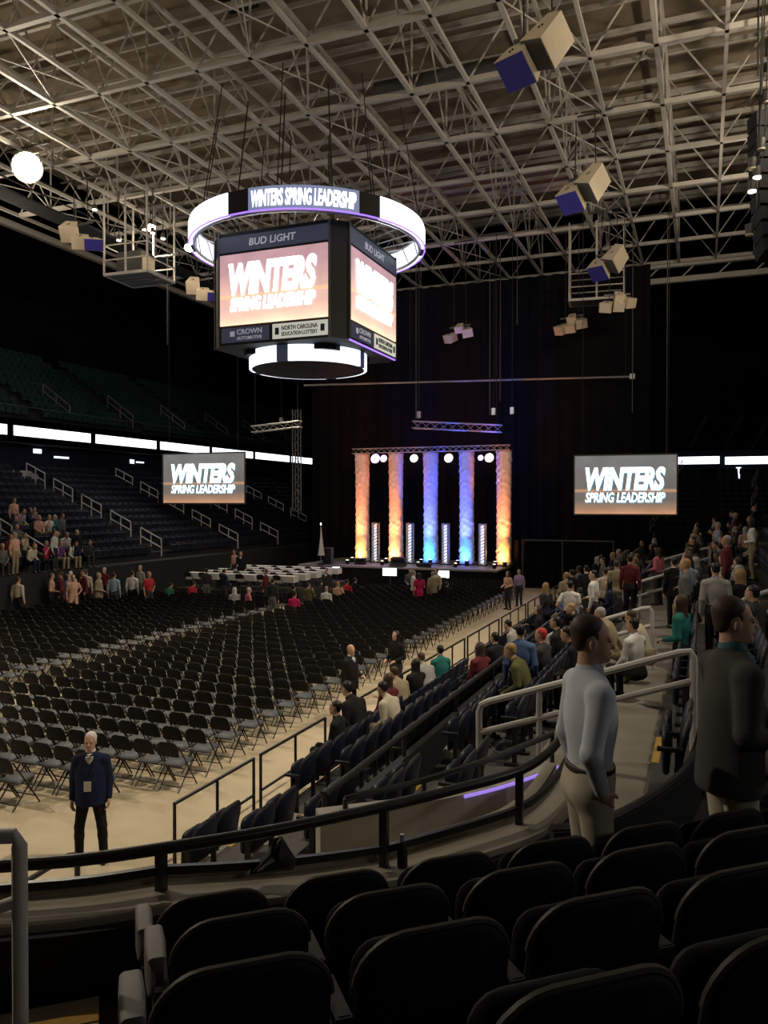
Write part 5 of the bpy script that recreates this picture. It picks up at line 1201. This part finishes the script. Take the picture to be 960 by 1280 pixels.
for r in range(rowsn):
    y = 9.75 + 0.83 * r
    right = -8.35 - 0.02 * r - (0.0 if r > 2 else (2 - r) * 0.0)
    for c in range(36):
        x = right - 0.485 * c - (1.3 if c >= 14 else 0)
        if x < -24.6 or (x < -16.3 and y > 31.3): continue
        if r == 0 and c < 4: continue
        if r == 1 and c < 2: continue
        chairs.append((r, c, x + random.uniform(-.015, .015), y + random.uniform(-.02, .02)))
# short rows directly before the stage on the right
for r in range(5):
    for c in range(9): chairs.append((40 + r, c, -9.2 - 0.5 * c, 37.8 + 0.9 * r) if False else (35 + r, c, -9.0 - 0.5 * c, 38.2 + 0.83 * r))
cv = [c for c in chairs if in_view((c[2], c[3]), 0.6, 25)]; cv.sort(key=lambda c: camspace((c[2], c[3]))[1])
far_c = MB()
for n, (r, c, x, y) in enumerate(cv):
    rz = random.uniform(-0.04, 0.04)
    if n < 300:
        lab = 'black folding chair, %s from the side aisle in the %s row from the near end' % (ORD[c], ORD[r])
        if n < 150: chair_full((x, y, 0), rz, lab, 'black folding chairs on the arena floor')
        else: link('folding_chair', LO, None, (x, y, 0), rz, lab, 'chair', 'black folding chairs on the arena floor')
    else: stamp(far_c, lo, x, y, 0, rz)
link('folding_chairs', lo_mesh('folding_chairs', far_c), None, label='far rows of black folding chairs filling the arena floor', cat='chairs', kind='stuff')

# ------------------------------------------------------------------ white-clothed tables left of the stage, with chairs
RZ = 0.6
MB().span((-24.6, 33.4, 0.0), (-18.2, 40.2, RZ)).build('riser', 'black_paint', label='low black riser under the white tables', cat='riser')
RN = ['front', 'second', 'third', 'fourth', 'rearmost']
for r in range(5):
    for c in range(3):
        x = -23.4 + 2.1 * c; y = 34.15 + 1.25 * r
        t = thing('banquet_table', (x, y, RZ), R(random.uniform(-2, 2)), 'white-clothed table, %s of the %s row left of the stage' % (['left end', 'middle', 'right end'][c], RN[r]), 'table', 'white-clothed tables left of the stage')
        MB().span((-0.95, -0.28, 0.70), (0.95, 0.28, 0.744)).build('table_top', 'cloth_white', t)
        vs = []; fs = []; per = [(-0.96, -0.29), (-0.32, -0.29), (0.32, -0.29), (0.96, -0.29), (0.96, 0.29), (0.32, 0.29), (-0.32, 0.29), (-0.96, 0.29)]
        for i, (a, b) in enumerate(per): vs += [(a, b, 0.748), (a * (1.03 if i % 2 else 1.0), b * (1.06 if i % 2 else 1.02), 0.45)]
        for i in range(8): j = (i + 1) % 8; fs.append((2*i, 2*i+1, 2*j+1, 2*j))
        fs.append(tuple(2*i for i in range(8))); MB().add(vs, fs).build('tablecloth', 'cloth_white', t)
        for sx_ in (-.8, .8): MB().beam((sx_, 0, 0), (sx_, 0, .70), 0.04).build('leg', 'black', t)
        for k in range(2):
            o = link('folding_chair', LO, None, (x - 0.45 + 0.9 * k, y - 0.62, RZ), R(random.uniform(-8, 8)), 'black chair, %s at the %s white table of the %s row' % (['left', 'right'][k], ['left', 'middle', 'right'][c], RN[r]), 'chair', 'black chairs at the white tables')
t = thing('barrier', (0, 0, 0), 0, 'low dark crowd barrier with pale top bar behind the last chairs', 'barrier')
a = seen(300, 37.6); b = seen(388, 36.4)
MB().tube([(a[0], a[1], 0.95), (b[0], b[1], 0.95)], 0.05, 6).build('top_bar', 'tier', t, True)
for i in range(6): f = i / 5; MB().tube([(a[0]+(b[0]-a[0])*f, a[1]+(b[1]-a[1])*f, 0), (a[0]+(b[0]-a[0])*f, a[1]+(b[1]-a[1])*f, 0.95)], 0.03, 5).build('post', 'tier', t)
# ------------------------------------------------------------------ people
def head_to(dx, dy): return math.degrees(math.atan2(-dx, dy))
FR = math.degrees(YAW)
# man in the pale shirt (near right): profile to the right, right hand in pocket
skinm = mat('skin_near', (0.55, 0.34, 0.25), 0.55, var=0.1, scale=20)
eye = mat('eye_dark', (0.05, 0.04, 0.035), 0.25); lip = mat('lip', (0.36, 0.16, 0.13), 0.5)
p = seen(738, 4.45)
shirt_w = mat('pale_blue_shirt', (0.56, 0.61, 0.70), 0.85, var=0.12, scale=5, bump=0.5, bscale=7, spec=0.2)
khaki = mat('pale_khaki_trousers', (0.48, 0.43, 0.35), 0.9, var=0.12, scale=6, bump=0.5, bscale=8, spec=0.2)
leather = mat('dark_belt_leather', (0.025, 0.017, 0.012), 0.5)
man1 = person_split(dict(armL='down', armR='pocket', hair='short', belt=True, fine=True, girth=1.05, yaw=-14, nod=2), (p[0], p[1], 2.345), FR - 90 + 6,
    {'skin': skinm, 'hair': HR_['brown'], 'top': shirt_w, 'bottom': khaki, 'belt': leather, 'shoe': SHOE, 'eye': eye, 'lip': lip}, 'man in a pale blue shirt and khaki trousers standing in profile, right of centre', 0.0065)
man1.scale = (1.08, 1.08, 1.085)
jacket = mat('grey_tweed_jacket', (0.062, 0.060, 0.058), 0.9, var=0.25, scale=60, bump=0.4, bscale=9, spec=0.15)
teal = mat('teal_shirt', (0.05, 0.13, 0.17), 0.8, var=0.1)
p = seen(916, 4.6)
man2 = person_split(dict(armL='forward', armR='bent', hair='short', top='jacket', fine=True, girth=1.02, yaw=-12), (p[0], p[1], 2.345), FR - 90 + 4,
    {'skin': skinm, 'hair': HR_['brown'], 'top': jacket, 'inner': teal, 'bottom': khaki, 'shoe': SHOE, 'eye': eye, 'lip': lip}, 'man in a dark grey jacket and khaki trousers at the right edge', 0.0065, {'top': 'jacket', 'inner': 'shirt'})
man2.scale = (1.12, 1.12, 1.135)
p_ = link('phone', MB().box((0, 0, 0), (0.075, 0.15, 0.012)).mesh('phone', 'black'), None, label='black phone held by the man in the grey jacket', cat='phone')
d2 = Vector((-math.sin(R(FR - 86)), math.cos(R(FR - 86)), 0)); p_.location = Vector((p[0], p[1], 2.345)) + d2 * 0.40 + Vector((0, 0, 1.24)); p_.rotation_euler = (R(20), 0, R(FR - 86))
# usher on the floor
p = seen(112, 10.85)
navy = mat('navy_blazer', (0.012, 0.017, 0.050), 0.8, var=0.15, scale=8, bump=0.3, bscale=9, spec=0.2)
blk = cloth((0.012, 0.012, 0.013)); wsh = cloth((0.55, 0.54, 0.52))
ush = person_split(dict(armL='down', armR='down', hair='short', top='jacket', fine=True, girth=1.08, stance=1.5, yaw=-4), (p[0], p[1], 0), 210,
    {'skin': SK[0], 'hair': HR_['white'], 'top': navy, 'inner': wsh, 'bottom': blk, 'shoe': SHOE, 'eye': eye, 'lip': lip}, 'white-haired usher in a navy blazer and bow tie standing on the floor', 0.008, {'top': 'blazer', 'inner': 'shirt'})
MB().add([(-.055,.105,1.475),(-.055,.105,1.505),(0,.118,1.49),(.055,.105,1.475),(.055,.105,1.505),(-.05,.125,1.48),(-.05,.125,1.50),(0,.135,1.49),(.05,.125,1.48),(.05,.125,1.50)], [(0,1,2),(3,2,4),(5,7,6),(8,9,7),(0,2,7,5),(1,6,7,2),(3,8,7,2),(4,2,7,9)]).build('bow_tie', 'black', ush)
MB().tube([(-.06, .08, 1.48), (-.05, .150, 1.32), (0, .200, 1.17), (.05, .150, 1.32), (.06, .08, 1.48)], 0.004, 5).build('lanyard', 'black', ush)
MB().box((0, .203, 1.10), (0.095, 0.006, 0.135)).build('badge', 'white_plastic', ush)
# man in the dark suit on the side aisle, others near
p = seen(438, 17.6)
suit = person_split(dict(armL='bent', armR='down', hair='bald', top='jacket', girth=1.14, yaw=-15, fine=True), (p[0], p[1], 0), FR - 120,
    {'skin': SK[0], 'hair': HR_['brown'], 'top': blk, 'inner': wsh, 'bottom': blk, 'shoe': SHOE}, 'balding man in a black suit and white shirt standing in the side aisle', 0.012, {'top': 'jacket', 'inner': 'shirt'})
def at_floor(px, D, key, face, top, **k):
    D = min(D, 25.55 / (SY - (px - 480) / 1000 * CY)); x, y = seen(px, D); return person(key, (x, y, k.pop('z', 0)), face, top, **k)
G1 = 'people standing about the arena floor'
at_floor(495, 19.5, 'stand_long', 160, 'black', hair='black', label='person all in black standing behind the balding man', group=G1)
at_floor(686, 46.5, 'stand', 150, 'yellow', bottom='yellow', hair='black', skin=1, label='person in a yellow outfit standing alone right of the stage', group=G1)
at_floor(524, 35.5, 'stand_skirt', 30, 'crimson', bottom='crimson', hair='brown', label='woman in a bright crimson dress before the stage', group=G1)
at_floor(517, 36.8, 'stand', -60, 'white', bottom='cream', hair='grey', label='person in white next to the woman in crimson', group=G1)
at_floor(513, 38.0, 'stand_bent', 200, 'grey', hair='brown', label='man in grey behind the woman in crimson', group=G1)
at_floor(541, 36.2, 'stand_suit', 40, 'khaki', bottom='khaki', hair='grey', label='heavy man in a khaki suit right of the woman in crimson', group=G1)
at_floor(546, 37.6, 'stand', 150, 'cream', hair='brown', label='person in cream behind the man in khaki', group=G1)
at_floor(558, 36.0, 'sit', 0, 'black', hair='black', label='seated person in black right of the man in khaki', group=G1)
at_floor(408, 38.0, 'stand_suit', 180, 'charcoal', hair='black', label='man in a dark suit standing behind the last chairs, centre', group=G1)
at_floor(433, 37.0, 'sit', 0, 'red', hair='brown', label='seated person in red behind the white shirt, centre', group=G1)
at_floor(422, 36.0, 'sit_tee', 0, 'peach', hair='blond', label='seated person in peach beside the red shirt', group=G1)
at_floor(407, 34.0, 'sit', 0, 'white', hair='grey', label='seated person in a white shirt among the chairs, centre', group=G1)
at_floor(443, 37.8, 'sit', 0, 'black', hair='black', label='seated person in black next to the red shirt', group=G1)
at_floor(309, 33.6, 'sit', -40, 'pink', hair='white', label='white-haired seated person in pink', group=G1)
at_floor(293, 33.6, 'sit_long', 40, 'striped grey', hair='white', label='white-haired seated person in grey beside the pink one', group=G1)
at_floor(237, 36.5, 'sit_lean', 0, 'red', hair='brown', label='seated person in red at the left of the far chairs', group=G1)
at_floor(208, 36.0, 'sit_lean', 0, 'green', hair='brown', label='person in green bending between the chairs', group=G1)
at_floor(341, 33.0, 'stand', 0, 'charcoal', bottom='grey', hair='black', label='person in dark clothes standing right of the white-haired pair', group=G1)
at_floor(366, 34.5, 'sit', 0, 'black', hair='black', label='seated person in black left of the white shirt', group=G1)
at_floor(385, 35.5, 'sit_tee', 0, 'olive', hair='brown', label='seated person in olive left of the white shirt', group=G1)
at_floor(367, 32.0, 'sit', 0, 'crimson', hair='black', label='seated person in crimson low among the chairs', group=G1)
at_floor(332, 37.2, 'stand_bent', 100, 'maroon', hair='brown', label='person in maroon behind the barrier', group=G1)
at_floor(301, 41.5, 'stand_suit', 200, 'black', hair='black', z=0.6, label='man in black standing among the white tables', group=G1)
at_floor(293, 42.7, 'stand', 160, 'peach', hair='brown', skin=1, z=0.6, label='person in orange-peach behind the man at the white tables', group=G1)
at_floor(258, 38.0, 'stand', 20, 'charcoal', bottom='grey', hair='black', label='left of two dark figures before the white tables', group=G1)
at_floor(280, 37.6, 'stand_bent', -20, 'navy', bottom='charcoal', hair='black', label='right of two dark figures before the white tables', group=G1)
at_floor(393, 45.0, 'sit_lean', 90, 'grey', hair='brown', label='crouched person at the left end of the stage', group=G1)
at_floor(635, 36.5, 'stand_long', 150, 'peach', hair='brown', label='person in peach at the end of the side aisle', group=G1)
at_floor(649, 37.5, 'stand', 170, 'lilac', hair='brown', label='person in lilac at the end of the side aisle', group=G1)
# standing group at the left edge of the floor
G2 = 'standing group at the left side of the floor'
for px, D, key, f, top, bot, hair, lab in ((64, 34.5, 'stand_bent', -50, 'peach', 'charcoal', 'brown', 'person in peach at the left of the standing group'),
    (83, 33.5, 'stand_long', -30, 'lilac', 'lilac', 'brown', 'person in lilac at the front left of the standing group'), (91, 33.0, 'stand_hip', -120, 'peach', 'peach', 'blond', 'blond person in peach at the front of the standing group'),
    (88, 37.0, 'stand', 20, 'cream', 'charcoal', 'white', 'bald man in a cream shirt at the back of the standing group'), (107, 36.0, 'stand', 30, 'cream', 'black', 'brown', 'man in an off-white shirt in the middle of the standing group'),
    (104, 38.0, 'stand_suit', 150, 'maroon', 'black', 'brown', 'person in maroon behind the man in off-white'), (123, 34.0, 'stand_suit', -70, 'khaki', 'khaki', 'grey', 'man in a khaki jacket facing the man in pale blue'),
    (130, 38.0, 'stand_bent', 180, 'maroon', 'black', 'white', 'grey-haired person in maroon behind the pale blue shirt'), (142, 34.2, 'stand', 20, 'pale blue', 'charcoal', 'brown', 'man in a pale blue shirt seen from behind, standing group'),
    (165, 35.0, 'stand', 15, 'white', 'black', 'brown', 'broad man in a white shirt seen from behind, standing group'), (175, 38.0, 'stand_bent', 170, 'striped grey', 'grey', 'grey', 'person in grey stripes behind the white shirt'),
    (186, 34.5, 'stand_hip', -100, 'red', 'charcoal', 'blond', 'blond person in red and white at the right of the standing group'), (76, 38.5, 'stand', 120, 'maroon', 'black', 'brown', 'dark-haired person at the back left of the standing group'),
    (22, 35.5, 'stand', 10, 'cream', 'black', 'brown', 'person in a cream shirt alone at the left edge')):
    at_floor(px, D, key, f, top, bottom=bot, hair=hair, label=lab, group=G2, scale=1.08)
# opposite stand, seated (left)
G3 = 'people in the opposite stand'
lk = [(12, 690, 'peach'), (36, 687, 'cream'), (2, 720, 'grey'), (30, 670, 'cream'), (57, 688, 'crimson'), (62, 698, 'white'), (88, 695, 'white'), (48, 652, 'peach'), (61, 652, 'white'), (23, 638, 'striped grey'), (12, 640, 'peach'), (70, 672, 'green'), (80, 668, 'white'), (36, 640, 'navy'), (42, 641, 'grey'), (72, 655, 'grey'), (95, 665, 'charcoal'), (68, 645, 'teal'), (18, 652, 'charcoal'), (5, 668, 'maroon'), (90, 678, 'black'), (74, 690, 'purple'), (20, 655, 'grey'), (108, 672, 'charcoal')]
used = set(); n3 = 0
for px, py, top in lk:
    best = None
    for k in range(13):
        x = -26.2 - 0.8 * k - 0.40; D = -x / (SY - (px - 480) / 1000 * CY); y = seen(px, D)[1]; e = abs(hgt(py - 3, D) - (tier_z_left(k) + 1.28))
        if best is None or e < best[0]: best = (e, x, y, tier_z_left(k), k)
    key = random.choice(['sit', 'sit_long', 'sit_lean', 'sit_tee'] if n3 % 5 else ['stand'])
    stand_ = key == 'stand'
    person(key, (best[1] + (0.28 if stand_ else 0.0), best[2], best[3]), -90 + random.uniform(-25, 25), top, random.choice(['charcoal', 'khaki', 'navy']), random.choice(['brown', 'black', 'blond', 'grey']), random.choice([0, 0, 1]),
           label='%s person in a %s top, %s row of opposite stand, %s from left' % ('standing' if stand_ else 'seated', top, ORD[best[4]], ORD[sorted(q[0] for q in lk).index(px)]), group=G3); n3 += 1
# right stand: individuals we can tell apart
def in_stand(px, D, key, face, top, label, dz=0.0, **k):
    x, y = seen(px, D); z = tread_z(x) + dz; return person(key, (x, y, z), face, top, label=label, group='people in the right stand', **k)
in_stand(651, 12.9, 'stand', 10, 'blue', 'man in a blue patterned shirt seen from behind in the right stand', bottom='black', hair='black')
in_stand(713, 20.0, 'stand_hip', 15, 'white', 'man in a white shirt seen from behind, left of the crowd', bottom='black', hair='black')
in_stand(895, 14.0, 'stand', 10, 'striped grey', 'man in a pale striped shirt seen from behind above the grey jacket', bottom='black', hair='black')
in_stand(823, 24.5, 'stand_long', 60, 'pink', 'woman in a pink top standing in the right crowd', bottom='charcoal', hair='brown')
in_stand(843, 20.0, 'stand_suit', 20, 'black', 'broad person in black standing right of the pink top', bottom='black', hair='black')
in_stand(788, 21.0, 'stand', 0, 'maroon', 'dark-haired person in maroon standing left of the pink top', bottom='black', hair='black')
in_stand(797, 12.6, 'sit', 60, 'white', 'black-haired person in a white top seated behind the large handrail', bottom='black', hair='black')
in_stand(812, 13.8, 'sit_lean', 80, 'cream', 'person in cream leaning forward behind the large handrail', bottom='khaki', hair='brown')
in_stand(852, 12.2, 'stand_long', 70, 'teal', 'person in a dark teal top near the end of the large handrail', bottom='black', hair='brown', dz=-0.35)
in_stand(773, 14.2, 'sit_lean', 85, 'khaki', 'person in khaki seated left of the white top', bottom='khaki', hair='grey')
in_stand(735, 12.0, 'sit_lean', 80, 'black', 'person in black with a lit phone behind the pale shirt man', bottom='black', hair='black')
in_stand(682, 13.4, 'sit', 75, 'charcoal', 'seated person in a red cap below the large handrail', bottom='black', hair='red')
in_stand(663, 12.2, 'sit_lean', 85, 'olive', 'seated person in olive below the red cap', bottom='black', hair='blond')
in_stand(700, 14.8, 'sit', 80, 'black', 'seated person in black right of the red cap', bottom='black', hair='black')
in_stand(925, 17.5, 'sit_tee', 60, 'striped grey', 'person in pale grey seated high at the right edge', bottom='black', hair='brown')
in_stand(948, 11.5, 'sit', 60, 'charcoal', 'person in charcoal seated above the grey jacket', bottom='black', hair='black')
in_stand(866, 27.0, 'stand', 30, 'olive', 'person in olive standing high in the crowd', bottom='charcoal', hair='blond')
in_stand(735, 27.5, 'stand', 10, 'white', 'person in white standing left of the crowd, smaller than the first', bottom='black', hair='black')
in_stand(718, 30.0, 'stand_long', 20, 'white', 'small person in white at the far left of the crowd', bottom='black', hair='black')
in_stand(757, 24.0, 'stand_hip', 15, 'cream', 'stout person in cream in the middle of the crowd', bottom='khaki', hair='brown')
in_stand(771, 23.0, 'stand', 0, 'khaki', 'stout person in khaki in the middle of the crowd', bottom='khaki', hair='brown')
in_stand(733, 25.0, 'stand_suit', 20, 'black', 'person in a black jacket left of the cream top', bottom='black', hair='black')
# the lower retractable rows, near
GL = 'people seated in the lowest rows'
def low(px, row, key, face, top, label, **k):
    x = TK[row][0] + 0.34; D = -x / (SY - (px - 480) / 1000 * CY); y = seen(px, D)[1]
    return person(key, (x, y, TK[row][2]), face, top, label=label, group=GL, **k)
low(452, 0, 'sit_lean', 70, 'black', 'large dark figure bending forward in the lowest row', hair='black', bottom='black', scale=1.12)
low(425, 0, 'sit', 95, 'black', 'dark seated figure with a foot on the rail, nearest in the lowest row', hair='black', bottom='black')
low(487, 0, 'sit_long', 70, 'maroon', 'person with glowing phone in the lowest row', hair='brown', bottom='black')
low(497, 1, 'sit_lean', 75, 'cream', 'dark-haired person in cream and brown in the second row', hair='black', bottom='khaki')
low(505, 0, 'sit_lean', 60, 'khaki', 'person in khaki leaning forward in the lowest row', hair='brown', bottom='charcoal')
low(521, 0, 'sit_long', 60, 'black', 'woman with long dark hair in black in the lowest row', hair='black', bottom='black')
low(537, 0, 'sit_lean', 55, 'striped grey', 'person in a pale shirt bending away in the lowest row', hair='brown', bottom='black')
low(552, 0, 'sit', 45, 'teal', 'person in a teal shirt at the far end of the lowest row', hair='black', bottom='black')
low(602, 2, 'sit_long', 60, 'maroon', 'person in maroon behind the divider rail', hair='brown', bottom='black')
low(622, 2, 'sit', 60, 'black', 'person in black behind the divider rail', hair='black', bottom='black')
# the rest of the right crowd, row by row
cols = ['white', 'cream', 'grey', 'charcoal', 'black', 'navy', 'charcoal', 'peach', 'maroon', 'black', 'striped grey', 'khaki', 'blue', 'grey', 'black', 'pale blue']
rc = random.Random(11); pool = []
taken = [(o.location.x, o.location.y) for o in PEOPLE]
for (a, b, z), ri in [(q, i) for i, q in enumerate(TK[2:] + TJ)]:
    y = 15.0
    while y < 44:
        y += rc.uniform(0.5, 1.5) if ri >= 3 else rc.uniform(0.8, 2.6)
        if all(math.hypot(a + .4 - u, y - v) > 0.55 for u, v in taken) and in_view((a + .4, y), z + 1, -8): pool.append((a, y, z, ri))
rc.shuffle(pool); pool = pool[:96]; pool.sort(key=lambda q: camspace(q[:2])[0] / camspace(q[:2])[1])
for i, (a, y, z, ri) in enumerate(pool):
    key = rc.choice(['sit', 'sit_long', 'sit_lean', 'sit_tee', 'stand', 'stand_bent', 'stand_long', 'stand_hip']); top = rc.choice(cols)
    person(key, (a + (0.34 if key.startswith('sit') else 0.18), y, z), 80 + rc.uniform(-55, 30), top, rc.choice(['charcoal', 'black', 'khaki', 'navy']), rc.choice(['brown', 'black', 'brown', 'grey', 'blond']), rc.choice([0, 0, 0, 1, 2]),
           label='%s person in a %s top, %s from the left of the right-hand crowd' % ('seated' if key.startswith('sit') else 'standing', top, ORD[i]) if i < 48 else '%s person in a %s top, %s from the right edge in the right-hand crowd' % ('seated' if key.startswith('sit') else 'standing', top, ORD[len(pool) - 1 - i]), group='right-hand crowd')
# odds and ends in the rows
p = seen(566, 11.4); MB().slab([(-.12, 0), (.12, 0), (.14, .12), (.05, .27), (-.06, .26), (-.14, .14)], 0.16, 0, 0.5).build('plastic_bag', 'white_plastic', None, True, loc=(p[0], p[1], 1.2), label='crumpled white bag hung on a dark seat', cat='bag')
p = seen(447, 9.6); MB().slab([(-.2, 0), (.2, 0), (.18, .2), (.05, .26), (-.15, .2)], 0.2, 0, 0.5).build('jacket', cloth((0.25, 0.02, 0.02)), None, True, loc=(p[0], p[1], 0.95), label='dark red garment left on a low seat', cat='clothing')
